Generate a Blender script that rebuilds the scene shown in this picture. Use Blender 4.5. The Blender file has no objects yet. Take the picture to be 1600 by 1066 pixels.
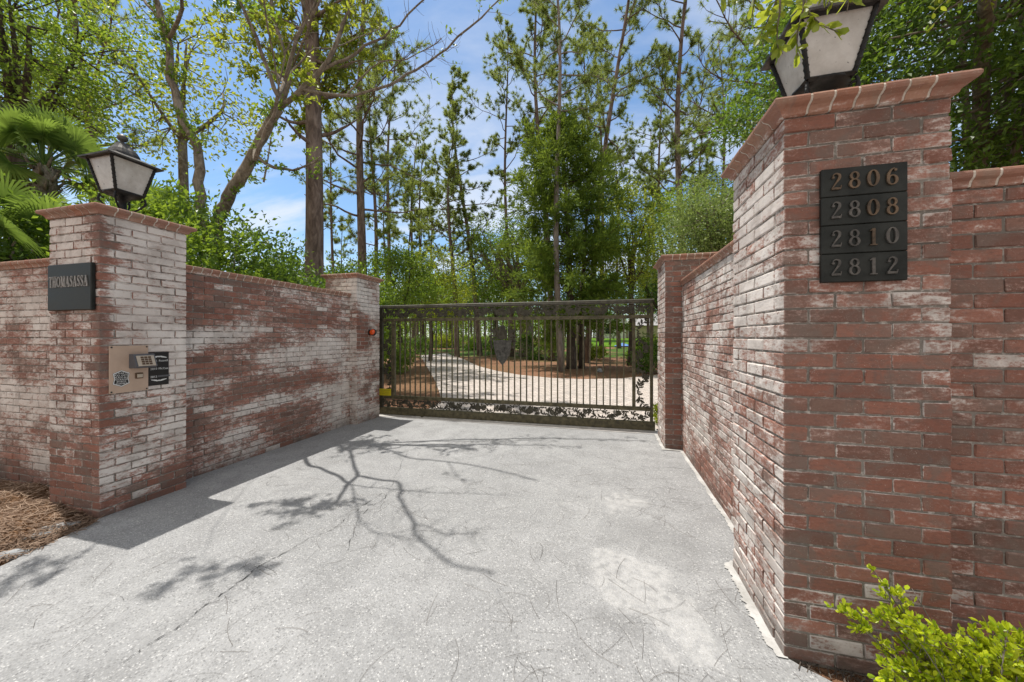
import bpy, math, random
import numpy as np
from mathutils import Vector, Matrix, noise as mnoise

random.seed(7)
RNG = np.random.default_rng(11)
scene = bpy.context.scene
COL = scene.collection
PI = math.pi
R_ = math.radians

# ------------------------------------------------------------------ camera model (metres, gate lies along X, drive runs along Y)
F, A, YH, HC, CX = 558.6, 0.2559, 527.07, 1.49, 800.0
SA, CA = math.sin(A), math.cos(A)
SUN_OFF = Vector((-0.286, 0.073, 1.0))            # towards the sun


def ray_k(px):
    u = (px - CX) / F
    return (-SA + u * CA), (CA + u * SA)          # X and Y for unit depth


def at(px, py, Y):
    kx, ky = ray_k(px)
    D = Y / ky
    return Vector((kx * D, Y, HC - (py - YH) * D / F))


def col(px, D):
    kx, ky = ray_k(px)
    return kx * D, ky * D


def gp(px, py):
    D = F * HC / (py - YH)
    x, y = col(px, D)
    return Vector((x, y, 0))


def sstep(a, b, v):
    t = min(1, max(0, (v - a) / (b - a)))
    return t * t * (3 - 2 * t)


def terrain(x, y):
    h = 1.25 * sstep(24, 62, y)
    if y > 14 or x < -7 or x > 7:
        h += 0.10 * mnoise.noise((x * .15, y * .15, 3.1)) * sstep(12, 30, abs(y) + abs(x) * .5)
    return h


# ------------------------------------------------------------------ mesh builder
class MB:
    def __init__(s):
        s.V = []; s.n = 0; s.F = []; s.C = []

    def add(s, V, Fc, mi=0, col=None):
        V = np.asarray(V, float).reshape(-1, 3)
        Fc = np.asarray(Fc, np.int64)
        s.V.append(V); s.F.append((Fc + s.n, mi)); s.n += len(V)
        s.C.append(np.zeros((len(V), 4)) if col is None else col)
        return s

    def addp(s, V, faces, mi=0, col=None):
        V = np.asarray(V, float).reshape(-1, 3); base = s.n
        s.V.append(V); s.n += len(V)
        s.C.append(np.zeros((len(V), 4)) if col is None else col)
        by = {}
        for f in faces:
            by.setdefault(len(f), []).append(f)
        for k, fs in by.items():
            s.F.append((np.asarray(fs, np.int64) + base, mi))
        return s

    def box(s, c, h, mi=0, M=None):
        cx, cy, cz = c; hx, hy, hz = h
        V = [(sx * hx, sy * hy, sz * hz) for sx in (-1, 1) for sy in (-1, 1) for sz in (-1, 1)]
        if M is not None:
            V = [tuple(M @ Vector(v)) for v in V]
        V = [(v[0] + cx, v[1] + cy, v[2] + cz) for v in V]
        return s.add(V, [(0, 1, 3, 2), (4, 6, 7, 5), (0, 4, 5, 1), (2, 3, 7, 6), (0, 2, 6, 4), (1, 5, 7, 3)], mi)

    def cbox(s, lo, hi, c=.004, mi=0):
        """chamfered box from corner to corner"""
        lo = np.array(lo, float); hi = np.array(hi, float)
        V, Fc = cham((hi - lo) / 2, c)
        return s.addp(V + (lo + hi) / 2, Fc, mi)

    def tube(s, pts, rad, n=6, mi=0, cap=True):
        P = np.array([tuple(p) for p in pts], float); m = len(P)
        rad = np.broadcast_to(np.asarray(rad, float), (m,))
        T = np.gradient(P, axis=0)
        T /= np.linalg.norm(T, axis=1)[:, None] + 1e-12
        up = np.array([0, 0, 1.]) if abs(T[0][2]) < .9 else np.array([1., 0, 0])
        N = np.zeros_like(P)
        a = np.cross(up, T[0]); a /= np.linalg.norm(a)
        N[0] = a
        for i in range(1, m):
            a = a - T[i] * a.dot(T[i]); a /= np.linalg.norm(a) + 1e-12
            N[i] = a
        B = np.cross(T, N)
        th = np.arange(n) * 2 * PI / n
        V = (P[:, None] + rad[:, None, None] * (np.cos(th)[None, :, None] * N[:, None] + np.sin(th)[None, :, None] * B[:, None])).reshape(-1, 3)
        i = np.arange(m - 1)[:, None] * n; j = np.arange(n)[None]
        k = (j + 1) % n
        Fq = np.stack([i + j, i + k, i + n + k, i + n + j], -1).reshape(-1, 4)
        s.add(V, Fq, mi)
        if cap:
            b = s.n - len(V)
            s.F.append((np.array([list(range(b + n - 1, b - 1, -1))]), mi))
            s.F.append((np.array([list(range(b + (m - 1) * n, b + m * n))]), mi))
        return s

    def lathe(s, prof, c=(0, 0, 0), n=16, mi=0, M=None, square=False):
        m = len(prof)
        th = np.arange(n) * 2 * PI / n + (PI / 4 if square else 0)
        V = []
        for r, z in prof:
            for t in th:
                V.append((r * math.cos(t), r * math.sin(t), z))
        if M is not None:
            V = [tuple(M @ Vector(v)) for v in V]
        V = np.array(V) + np.array(c)
        fs = []
        for i in range(m - 1):
            for j in range(n):
                k = (j + 1) % n
                fs.append((i * n + j, i * n + k, i * n + n + k, i * n + n + j))
        fs.append(tuple(range(n - 1, -1, -1))); fs.append(tuple(range((m - 1) * n, m * n)))
        return s.addp(V, fs, mi)

    def prism(s, poly, O, U, W, N, d, mi=0, d0=0.):
        """flat polygon (u,w) extruded along N from d0 to d"""
        O, U, W, N = (np.array(tuple(v), float) for v in (O, U, W, N))
        n = len(poly)
        b = np.array([O + U * p[0] + W * p[1] for p in poly])
        V = np.vstack([b + N * d0, b + N * d])
        fs = [tuple(range(n - 1, -1, -1)), tuple(range(n, 2 * n))]
        fs += [(i, (i + 1) % n, n + (i + 1) % n, n + i) for i in range(n)]
        return s.addp(V, fs, mi)

    def build(s, name, mats, parent=None, smooth=False, attr=None):
        me = bpy.data.meshes.new(name)
        V = np.vstack(s.V) if s.V else np.zeros((0, 3))
        me.vertices.add(len(V)); me.vertices.foreach_set('co', V.astype(np.float32).ravel())
        lv = []; ls = []; mi = []; pos = 0
        for f, m in s.F:
            if len(f) == 0: continue
            k = f.shape[1]
            lv.append(f.ravel()); ls.append(pos + np.arange(len(f)) * k); mi.append(np.full(len(f), m)); pos += f.size
        lv = np.concatenate(lv); ls = np.concatenate(ls); mi = np.concatenate(mi)
        me.loops.add(len(lv)); me.loops.foreach_set('vertex_index', lv.astype(np.int32))
        me.polygons.add(len(ls)); me.polygons.foreach_set('loop_start', ls.astype(np.int32))
        me.polygons.foreach_set('material_index', mi.astype(np.int32))
        me.polygons.foreach_set('use_smooth', np.full(len(ls), bool(smooth)))
        if attr:
            at_ = me.attributes.new(attr, 'FLOAT_COLOR', 'POINT')
            at_.data.foreach_set('color', np.vstack(s.C).astype(np.float32).ravel())
        me.update(calc_edges=True); me.validate()
        for m in (mats if isinstance(mats, (list, tuple)) else [mats]):
            me.materials.append(m)
        o = bpy.data.objects.new(name, me); COL.objects.link(o)
        if parent is not None:
            o.parent = parent
        return o


def cham(h, c):
    V = []; idx = {}
    for sx in (-1, 1):
        for sy in (-1, 1):
            for sz in (-1, 1):
                sg = (sx, sy, sz)
                for a in range(3):
                    v = [sg[i] * (h[i] - (0 if i == a else c)) for i in range(3)]
                    idx[(sg, a)] = len(V); V.append(v)
    fs = []
    ring = [(-1, -1), (1, -1), (1, 1), (-1, 1)]
    for a in range(3):
        b, d = (a + 1) % 3, (a + 2) % 3
        for sa in (-1, 1):
            f = []
            for (p, q) in ring:
                sg = [0, 0, 0]; sg[a] = sa; sg[b] = p; sg[d] = q
                f.append(idx[(tuple(sg), a)])
            fs.append(tuple(f if sa > 0 else f[::-1]))
    for a in range(3):                       # edges along axis a
        b, d = (a + 1) % 3, (a + 2) % 3
        for p in (-1, 1):
            for q in (-1, 1):
                s0 = [0, 0, 0]; s0[a] = -1; s0[b] = p; s0[d] = q
                s1 = list(s0); s1[a] = 1
                f = (idx[(tuple(s0), b)], idx[(tuple(s1), b)], idx[(tuple(s1), d)], idx[(tuple(s0), d)])
                fs.append(f if p * q < 0 else f[::-1])
    for sx in (-1, 1):
        for sy in (-1, 1):
            for sz in (-1, 1):
                f = tuple(idx[((sx, sy, sz), a)] for a in range(3))
                fs.append(f if sx * sy * sz > 0 else f[::-1])
    return np.array(V), fs


# ------------------------------------------------------------------ scene objects
def thing(name, label, cat, loc=(0, 0, 0), group=None):
    o = bpy.data.objects.new(name, None); COL.objects.link(o)
    o.location = loc
    o.empty_display_size = .2
    return tag(o, label, cat, group)


def tag(o, label, cat, group=None, kind=None):
    o['label'] = label; o['category'] = cat
    if group: o['group'] = group
    if kind: o['kind'] = kind
    return o


def struct(o, label=None):
    o['kind'] = 'structure'
    if label: o['label'] = label
    return o


# ------------------------------------------------------------------ materials
class NT:
    def __init__(s, name):
        s.m = bpy.data.materials.new(name); s.m.use_nodes = True
        s.t = s.m.node_tree; s.t.nodes.clear()
        s.out = s.n('ShaderNodeOutputMaterial')

    def n(s, ty, **kw):
        nd = s.t.nodes.new(ty)
        for k, v in kw.items():
            setattr(nd, k, v)
        return nd

    def l(s, a, b):
        s.t.links.new(a, b)

    def val(s, sock, v):
        if hasattr(v, 'bl_idname') or hasattr(v, 'is_output'):
            s.l(v, sock)
        else:
            sock.default_value = v

    def pos(s, scale=(1, 1, 1)):
        g = s.n('ShaderNodeNewGeometry')
        mp = s.n('ShaderNodeVectorMath', operation='MULTIPLY')
        s.l(g.outputs['Position'], mp.inputs[0]); mp.inputs[1].default_value = scale
        return mp.outputs[0]

    def noise(s, vec, scale, detail=4, rough=.55, dist=0):
        nd = s.n('ShaderNodeTexNoise')
        s.l(vec, nd.inputs['Vector'])
        nd.inputs['Scale'].default_value = scale; nd.inputs['Detail'].default_value = detail
        nd.inputs['Roughness'].default_value = rough; nd.inputs['Distortion'].default_value = dist
        return nd.outputs['Fac']

    def vor(s, vec, scale, feature='F1', out='Distance'):
        nd = s.n('ShaderNodeTexVoronoi', feature=feature)
        s.l(vec, nd.inputs['Vector']); nd.inputs['Scale'].default_value = scale
        return nd.outputs[out]

    def math(s, op, a, b=0., c=None, clamp=False):
        nd = s.n('ShaderNodeMath', operation=op, use_clamp=clamp)
        s.val(nd.inputs[0], a); s.val(nd.inputs[1], b)
        if c is not None: s.val(nd.inputs[2], c)
        return nd.outputs[0]

    def ramp(s, fac, stops):
        nd = s.n('ShaderNodeValToRGB')
        s.l(fac, nd.inputs['Fac'])
        e = nd.color_ramp.elements
        while len(e) > 1: e.remove(e[-1])
        e[0].position = stops[0][0]; e[0].color = (*rgb(stops[0][1]), 1)
        for p, c in stops[1:]:
            q = e.new(p); q.color = (*rgb(c), 1)
        return nd.outputs['Color']

    def mix(s, fac, a, b, blend='MIX'):
        nd = s.n('ShaderNodeMix', data_type='RGBA', blend_type=blend)
        s.val(nd.inputs[0], fac)
        for sk, v in ((nd.inputs[6], a), (nd.inputs[7], b)):
            if isinstance(v, (tuple, float, int)):
                sk.default_value = (*rgb(v), 1)
            else:
                s.l(v, sk)
        return nd.outputs[2]

    def smooth(s, v, a, b):
        nd = s.n('ShaderNodeMapRange', interpolation_type='SMOOTHSTEP')
        s.l(v, nd.inputs[0]); nd.inputs[1].default_value = a; nd.inputs[2].default_value = b
        return nd.outputs[0]

    def bump(s, h, strength=.5, dist=.01):
        nd = s.n('ShaderNodeBump'); s.l(h, nd.inputs['Height'])
        nd.inputs['Strength'].default_value = strength; nd.inputs['Distance'].default_value = dist
        return nd.outputs['Normal']

    def principled(s, color, rough=.7, metal=0., normal=None, spec=.5, **kw):
        p = s.n('ShaderNodeBsdfPrincipled')
        if isinstance(color, (tuple, float, int)): p.inputs['Base Color'].default_value = (*rgb(color), 1)
        else: s.l(color, p.inputs['Base Color'])
        s.val(p.inputs['Roughness'], rough); p.inputs['Metallic'].default_value = metal
        p.inputs['Specular IOR Level'].default_value = spec
        if normal is not None: s.l(normal, p.inputs['Normal'])
        return p.outputs[0]

    def done(s, sh):
        s.l(sh, s.out.inputs['Surface'])
        return s.m


def rgb(c):
    return (c, c, c) if isinstance(c, (int, float)) else tuple(c[:3])


def mat_brick(name='brick_whitewash', cap=False):
    t = NT(name)
    at_ = t.n('ShaderNodeAttribute', attribute_name='bk')
    sp = t.n('ShaderNodeSeparateColor'); t.l(at_.outputs['Color'], sp.inputs[0])
    rnd, bias, dark = sp.outputs[0], sp.outputs[1], sp.outputs[2]
    P = t.pos()
    # offset the pattern brick by brick so paint wear breaks at the joints
    off = t.n('ShaderNodeVectorMath', operation='MULTIPLY_ADD')
    cb = t.n('ShaderNodeCombineXYZ')
    t.l(rnd, cb.inputs[0]); t.l(rnd, cb.inputs[1]); t.l(rnd, cb.inputs[2])
    t.l(cb.outputs[0], off.inputs[0]); off.inputs[1].default_value = (.10, .08, .22); t.l(P, off.inputs[2])
    Pb = off.outputs[0]
    mp = t.n('ShaderNodeVectorMath', operation='MULTIPLY'); t.l(Pb, mp.inputs[0]); mp.inputs[1].default_value = (1, 1, 2.6)
    n1 = t.noise(mp.outputs[0], 11, 5, .6, .4)
    n0 = t.noise(P, 2.6, 3, .55)
    n2 = t.noise(P, 95, 4, .7)
    n3 = t.noise(mp.outputs[0], 34, 4, .65)
    w = t.math('ADD', bias, t.math('MULTIPLY', t.math('SUBTRACT', n1, .5), .95))
    w = t.math('ADD', w, t.math('MULTIPLY', t.math('SUBTRACT', n0, .5), .55))
    w = t.math('ADD', w, t.math('MULTIPLY', t.math('SUBTRACT', n2, .5), .55))
    w = t.math('ADD', w, t.math('MULTIPLY', t.math('SUBTRACT', n3, .5), .75))
    wf = t.math('MULTIPLY', t.smooth(w, .26, .80), .93)
    red = t.ramp(rnd, [(0, (.155, .090, .070)), (.22, (.225, .096, .068)), (.45, (.265, .112, .078)), (.62, (.31, .135, .094)), (.74, (.205, .130, .102)), (.88, (.255, .115, .084)), (1, (.36, .165, .117))] if not cap else [(0, (.27, .125, .085)), (.4, (.35, .165, .11)), (.7, (.30, .16, .12)), (1, (.42, .24, .165))])
    red = t.mix(t.math('MULTIPLY', t.smooth(n3, .42, .75), .7), red, (.155, .082, .064) if not cap else (.25, .12, .08))
    red = t.mix(t.math('MULTIPLY', t.smooth(n2, .5, .8), .35), red, (.40, .24, .19))
    wh = t.ramp(n0, [(.3, (.60, .535, .49)), (.7, (.83, .775, .725))])
    wh = t.mix(t.math('MULTIPLY', t.smooth(n2, .56, .72), .5), wh, (.40, .27, .22))
    wh = t.mix(t.smooth(wf, .25, .85), t.mix(.72, red, (.70, .46, .39)), wh)
    c = t.mix(wf, red, wh)
    n5 = t.noise(P, 7, 4, .6, .6); n6 = t.noise(P, 210, 3, .7); n7 = t.noise(P, 16, 3, .6)
    c = t.mix(t.math('MULTIPLY', t.smooth(n5, .46, .64), t.math('SUBTRACT', .62, t.math('MULTIPLY', bias, .42), clamp=True)), c, (.175, .140, .118) if not cap else (.30, .215, .165))
    fleck = t.math('MULTIPLY', t.smooth(n6, .60, .74), t.smooth(n7, .47, .60))
    c = t.mix(t.math('MULTIPLY', fleck, .75), c, (.74, .68, .60))
    n8 = t.noise(P, 4.2, 5, .7, 1.0)
    c = t.mix(t.math('MULTIPLY', t.smooth(n8, .55, .72), t.math('SUBTRACT', .46, t.math('MULTIPLY', bias, .42), clamp=True)), c, (.13, .115, .105))
    dk = t.math('MULTIPLY', dark, t.smooth(n0, .25, .7))
    c = t.mix(dk, c, (.085, .07, .06))
    h = t.math('ADD', t.math('MULTIPLY', n2, .5), t.math('MULTIPLY', n3, .7))
    return t.done(t.principled(c, t.math('ADD', .72, t.math('MULTIPLY', wf, .15)), normal=t.bump(h, .55, .006), spec=.3))


def mat_mortar():
    t = NT('mortar'); P = t.pos()
    at_ = t.n('ShaderNodeAttribute', attribute_name='bk')
    sp = t.n('ShaderNodeSeparateColor'); t.l(at_.outputs['Color'], sp.inputs[0])
    n = t.noise(P, 30, 5, .65); b = t.noise(P, 3, 3); n3 = t.noise(P, 13, 5, .65, .4)
    c = t.ramp(b, [(.3, (.15, .132, .114)), (.55, (.235, .208, .182)), (.75, (.33, .30, .27))])
    c = t.mix(t.math('MULTIPLY', t.smooth(n, .50, .70), .9), c, (.56, .52, .47))
    w = t.math('ADD', sp.outputs[1], t.math('MULTIPLY', t.math('SUBTRACT', n3, .5), 1.5))
    w = t.math('ADD', w, t.math('MULTIPLY', t.math('SUBTRACT', n, .5), 1.0))
    c = t.mix(t.math('MULTIPLY', t.smooth(w, .60, 1.1), .85), c, (.70, .64, .59))
    return t.done(t.principled(c, .9, normal=t.bump(n, .6, .006), spec=.2))


def mat_mortar_pale():
    t = NT('pale_mortar'); P = t.pos()
    n = t.noise(P, 40, 5, .65)
    c = t.ramp(n, [(.3, (.48, .41, .34)), (.6, (.72, .65, .57))])
    return t.done(t.principled(c, .9, normal=t.bump(n, .6, .006), spec=.2))


def mat_asphalt():
    t = NT('worn_asphalt'); P = t.pos()
    at_ = t.n('ShaderNodeAttribute', attribute_name='bk')
    sp = t.n('ShaderNodeSeparateColor'); t.l(at_.outputs['Color'], sp.inputs[0])
    patch, darkm, wear = sp.outputs[0], sp.outputs[1], sp.outputs[2]
    wob = t.n('ShaderNodeTexNoise'); t.l(P, wob.inputs['Vector']); wob.inputs['Scale'].default_value = 40
    vm = t.n('ShaderNodeVectorMath', operation='MULTIPLY_ADD'); t.l(wob.outputs['Color'], vm.inputs[0]); vm.inputs[1].default_value = (.012, .012, 0); t.l(P, vm.inputs[2])
    Pw = vm.outputs[0]
    vc = t.n('ShaderNodeTexVoronoi'); t.l(Pw, vc.inputs['Vector']); vc.inputs['Scale'].default_value = 105
    vd = vc.outputs['Distance']
    sp2 = t.n('ShaderNodeSeparateColor'); t.l(vc.outputs['Color'], sp2.inputs[0])
    cell = sp2.outputs[0]
    big = t.noise(P, .55, 4, .6); mid = t.noise(P, 4, 5, .62); fine = t.noise(P, 320, 3, .7); m2 = t.noise(P, 18, 4, .6)
    base = t.ramp(big, [(.32, (.25, .252, .254)), (.68, (.392, .393, .393))])
    base = t.mix(t.math('MULTIPLY', t.smooth(mid, .38, .68), .6), base, (.235, .235, .235))
    stone = t.ramp(cell, [(0, (.13, .13, .13)), (.35, (.25, .25, .25)), (.62, (.40, .40, .40)), (.86, (.50, .50, .495)), (1, (.68, .675, .66))])
    expo = t.math('MULTIPLY', t.smooth(vd, .62, .28), t.math('ADD', .30, t.math('MULTIPLY', t.smooth(m2, .35, .62), .5)))
    expo = t.math('MULTIPLY', expo, t.math('SUBTRACT', 1.0, t.math('MULTIPLY', patch, .30)))
    c = t.mix(expo, base, stone)
    c = t.mix(t.math('MULTIPLY', t.smooth(fine, .45, .75), .3), c, (.17, .17, .17))
    c = t.mix(t.math('MULTIPLY', t.math('MULTIPLY', patch, t.smooth(m2, .30, .60)), .52), c, (.50, .495, .485))
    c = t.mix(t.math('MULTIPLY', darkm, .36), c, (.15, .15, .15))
    # hair cracks
    vm2 = t.n('ShaderNodeVectorMath', operation='MULTIPLY_ADD')
    wn = t.n('ShaderNodeTexNoise'); t.l(P, wn.inputs['Vector']); wn.inputs['Scale'].default_value = 3; wn.inputs['Detail'].default_value = 9; wn.inputs['Roughness'].default_value = .7
    t.l(wn.outputs['Color'], vm2.inputs[0]); vm2.inputs[1].default_value = (.8, .8, 0); t.l(P, vm2.inputs[2])
    ce = t.vor(vm2.outputs[0], 1.7, 'DISTANCE_TO_EDGE')
    crack = t.math('MULTIPLY', t.smooth(ce, .007, .001), t.smooth(t.noise(P, 1.1, 4, .7), .52, .66))
    c = t.mix(t.math('MULTIPLY', crack, .6), c, (.07, .07, .07))
    h = t.math('ADD', t.math('MULTIPLY', t.smooth(vd, .7, .2), .6), t.math('MULTIPLY', fine, .4))
    h = t.math('SUBTRACT', h, t.math('MULTIPLY', crack, 1.2))
    return t.done(t.principled(c, .88, normal=t.bump(h, .45, .006), spec=.25))


def mat_ground():
    t = NT('pine_straw_soil'); P = t.pos()
    a = t.noise(P, .9, 5, .6); b = t.noise(P, 22, 6, .72, 1.2); g = t.noise(P, .22, 4, .6)
    c = t.ramp(b, [(.28, (.07, .038, .022)), (.45, (.20, .105, .062)), (.6, (.34, .19, .12)), (.75, (.47, .31, .21))])
    c = t.mix(t.math('MULTIPLY', t.smooth(a, .52, .7), .5), c, (.14, .085, .05))
    gr = t.ramp(b, [(.3, (.03, .055, .012)), (.6, (.09, .15, .03)), (.8, (.2, .24, .07))])
    # distance from the drive: grass and ground cover further out
    sx = t.n('ShaderNodeSeparateXYZ'); t.l(P, sx.inputs[0])
    far = t.smooth(sx.outputs[1], 19, 30)
    gm = t.math('MULTIPLY', t.smooth(g, .40, .55), t.math('ADD', .12, far), clamp=True)
    c = t.mix(gm, c, gr)
    return t.done(t.principled(c, .95, normal=t.bump(b, 1., .03), spec=.1))


def mat_concrete(name, lo, hi, joints=None):
    t = NT(name); P = t.pos()
    n = t.noise(P, 5, 5, .6); f = t.noise(P, 60, 4, .7)
    c = t.ramp(n, [(.3, lo), (.7, hi)])
    c = t.mix(t.math('MULTIPLY', t.smooth(f, .5, .75), .35), c, tuple(v * .6 for v in lo))
    if joints:
        br = t.n('ShaderNodeTexBrick'); 
        rot = t.n('ShaderNodeMapping'); t.l(P, rot.inputs[0]); rot.inputs['Rotation'].default_value = (0, 0, .35)
        t.l(rot.outputs[0], br.inputs['Vector'])
        br.inputs['Scale'].default_value = joints; br.inputs['Mortar Size'].default_value = .018
        br.inputs['Color1'].default_value = (.82, .82, .82, 1); br.inputs['Color2'].default_value = (1.15, 1.12, 1.1, 1); br.inputs['Mortar'].default_value = (.45, .42, .4, 1)
        c = t.mix(1., c, br.outputs['Color'], 'MULTIPLY')
    return t.done(t.principled(c, .85, normal=t.bump(f, .3, .004), spec=.25))


def mat_bark(name, c1, c2, c3, scale=9, stretch=.18):
    t = NT(name)
    tc = t.n('ShaderNodeTexCoord')
    mp = t.n('ShaderNodeMapping'); t.l(tc.outputs['Object'], mp.inputs[0]); mp.inputs['Scale'].default_value = (1, 1, stretch)
    n = t.noise(mp.outputs[0], scale, 6, .65, .8); v = t.vor(mp.outputs[0], scale * .8)
    b = t.noise(tc.outputs['Object'], 1.3, 4)
    c = t.ramp(n, [(.3, c1), (.5, c2), (.72, c3)])
    c = t.mix(t.math('MULTIPLY', t.smooth(b, .5, .68), .5), c, c3)
    h = t.math('ADD', n, t.math('MULTIPLY', v, .8))
    return t.done(t.principled(c, .92, normal=t.bump(h, 1., .03), spec=.15))


def mat_leaf(name, dark, light, trans, tf=.4, rough=.42, spec=.4):
    t = NT(name)
    g = t.n('ShaderNodeNewGeometry')
    r = g.outputs['Random Per Island']
    big = t.noise(t.pos(), .8, 3)
    c = t.mix(r, dark, light)
    c = t.mix(t.math('MULTIPLY', t.smooth(big, .45, .7), .45), c, tuple(v * .55 for v in dark))
    p = t.principled(c, rough, spec=spec)
    tr = t.n('ShaderNodeBsdfTranslucent')
    tcol = t.mix(r, tuple(v * .7 for v in trans), trans)
    t.l(tcol, tr.inputs[0])
    ms = t.n('ShaderNodeMixShader'); ms.inputs[0].default_value = tf
    t.l(p, ms.inputs[1]); t.l(tr.outputs[0], ms.inputs[2])
    return t.done(ms.outputs[0])


def mat_metal(name, c1, c2, rough=.5, metal=.3, sc=14):
    t = NT(name)
    P = t.pos(); n = t.noise(P, sc, 5, .65); f = t.noise(P, sc * 9, 3, .6)
    c = t.ramp(n, [(.35, c1), (.68, c2)])
    return t.done(t.principled(c, t.math('ADD', rough - .1, t.math('MULTIPLY', n, .25)), metal, t.bump(f, .25, .003), .4))


def mat_plain(name, c, rough=.6, metal=0., sc=30, var=.3):
    t = NT(name)
    n = t.noise(t.pos(), sc, 4, .6)
    cc = t.mix(t.math('MULTIPLY', t.smooth(n, .35, .7), var), c, tuple(v * .6 for v in rgb(c)))
    return t.done(t.principled(cc, rough, metal))


def mat_frost():
    t = NT('frosted_glass'); P = t.pos()
    n = t.noise(P, 9, 5, .65); s_ = t.noise(P, 55, 2, .5)
    c = t.ramp(n, [(.3, (.60, .57, .52)), (.65, (.84, .82, .78))])
    c = t.mix(t.math('MULTIPLY', t.smooth(s_, .70, .76), .8), c, (.09, .08, .07))
    p = t.principled(c, .16, spec=.6)
    tr = t.n('ShaderNodeBsdfTranslucent'); t.l(c, tr.inputs[0])
    ms = t.n('ShaderNodeMixShader'); ms.inputs[0].default_value = .34
    t.l(p, ms.inputs[1]); t.l(tr.outputs[0], ms.inputs[2])
    return t.done(ms.outputs[0])


M_ = {}
M_['brick'] = mat_brick(); M_['cap'] = mat_brick('cap_brick', True); M_['mortar'] = mat_mortar(); M_['pale'] = mat_mortar_pale()
M_['asphalt'] = mat_asphalt(); M_['ground'] = mat_ground()
M_['paver'] = mat_concrete('concrete_pavers', (.44, .39, .35), (.60, .545, .50), joints=2.6)
M_['apron'] = mat_concrete('pale_concrete', (.42, .40, .38), (.62, .60, .57))
M_['white_seal'] = mat_concrete('white_sealant', (.33, .32, .30), (.60, .59, .57))
M_['lump'] = mat_concrete('grey_cement', (.16, .175, .19), (.42, .43, .43))
M_['pine_bark'] = mat_bark('pine_bark', (.06, .045, .038), (.155, .118, .097), (.28, .225, .19), 8, .3)
M_['pale_bark'] = mat_bark('pale_pine_bark', (.10, .085, .075), (.22, .19, .165), (.36, .32, .28), 9, .25)
M_['grey_bark'] = mat_bark('lichen_bark', (.08, .065, .05), (.20, .165, .125), (.36, .32, .26), 16, .5)
M_['dark_bark'] = mat_bark('dark_bark', (.035, .027, .021), (.085, .066, .052), (.16, .13, .105), 10, .25)
M_['needle'] = mat_leaf('pine_needles', (.08, .125, .035), (.21, .265, .07), (.44, .52, .10), .48, .5, .25)
M_['leaf_oak'] = mat_leaf('oak_leaf', (.032, .078, .012), (.11, .19, .030), (.28, .43, .04), .42)
M_['leaf_mid'] = mat_leaf('green_leaf', (.058, .125, .015), (.16, .265, .036), (.42, .58, .05), .45)
M_['leaf_lime'] = mat_leaf('sunlit_leaf', (.09, .16, .014), (.25, .32, .036), (.58, .64, .055), .5)
M_['leaf_bush'] = mat_leaf('bush_leaf', (.20, .34, .012), (.62, .68, .03), (.70, .78, .04), .42, .35)
M_['cedar'] = mat_leaf('cedar_spray', (.045, .10, .016), (.17, .26, .038), (.34, .44, .05), .38, .6, .2)
M_['palm'] = mat_leaf('palm_blade', (.055, .12, .025), (.18, .28, .07), (.32, .46, .07), .42, .38)
M_['grass'] = mat_leaf('lawn', (.08, .20, .010), (.20, .36, .025), (.3, .5, .03), .3, .7, .1)
M_['moss'] = mat_leaf('pale_foliage', (.10, .16, .04), (.26, .33, .10), (.40, .52, .12), .35)
M_['straw'] = mat_leaf('dry_pine_straw', (.15, .095, .065), (.47, .35, .26), (.4, .25, .14), .2, .7, .1)
M_['fallen'] = mat_leaf('fallen_needle', (.06, .05, .042), (.15, .125, .105), (.05, .04, .03), .1, .8, .1)
M_['gate'] = mat_metal('bronze_gate_paint', (.050, .043, .024), (.15, .13, .074), .5, .2)
M_['gate_dark'] = mat_metal('dark_gate_iron', (.030, .027, .018), (.088, .079, .053), .5, .2)
M_['shield'] = mat_metal('shield_iron', (.05, .048, .042), (.13, .125, .11), .5, .3, 20)
M_['plaque'] = mat_metal('weathered_bronze', (.009, .0105, .009), (.032, .034, .030), .46, .35, 8)
M_['numeral'] = mat_metal('tarnished_brass', (.05, .038, .028), (.22, .145, .09), .45, .5, 12)
M_['letter'] = mat_metal('dull_pewter', (.055, .05, .046), (.15, .136, .122), .5, .3, 30)
M_['name_letter'] = mat_metal('worn_name_lettering', (.20, .185, .17), (.38, .35, .32), .5, .2, 30)
M_['lamp'] = mat_metal('black_lamp_iron', (.006, .006, .006), (.028, .026, .024), .45, .4, 20)
M_['lamp_roof'] = mat_metal('lamp_roof_zinc', (.03, .028, .026), (.14, .13, .12), .45, .5, 14)
M_['frost'] = mat_frost()
M_['beige'] = mat_plain('beige_enamel', (.50, .36, .27), .45, 0, 12, .2)
M_['black'] = mat_plain('black_plastic', (.008, .008, .009), .35)
M_['white'] = mat_plain('white_lettering', (.72, .72, .70), .5)
M_['grey_plastic'] = mat_plain('grey_plastic', (.10, .10, .11), .4)
M_['keypad'] = mat_plain('keypad_face', (.50, .42, .33), .4)
M_['brass_key'] = mat_plain('dark_keys', (.10, .05, .02), .4)
M_['yellow'] = mat_plain('yellow_sign', (.55, .46, .01), .5, 0, 40, .25)
M_['orange'] = mat_plain('orange_lens', (.75, .09, .012), .25)
M_['steel'] = mat_metal('galvanised_track', (.35, .34, .32), (.60, .58, .55), .4, .3)
M_['house_wall'] = mat_plain('pale_render', (.60, .62, .56), .8, 0, 3, .15)
M_['house_stone'] = mat_plain('tan_stone', (.40, .34, .25), .85, 0, 6, .4)
M_['house_roof'] = mat_plain('grey_shingles', (.36, .35, .35), .85, 0, 4, .3)
M_['house_glass'] = mat_plain('dark_window', (.015, .02, .02), .1)
M_['house_trim'] = mat_plain('white_trim', (.75, .75, .73), .6)
M_['blue'] = mat_plain('blue_tarp', (.08, .22, .55), .5)
M_['crackm'] = mat_plain('crack_shadow', (.045, .045, .045), .95)
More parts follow.
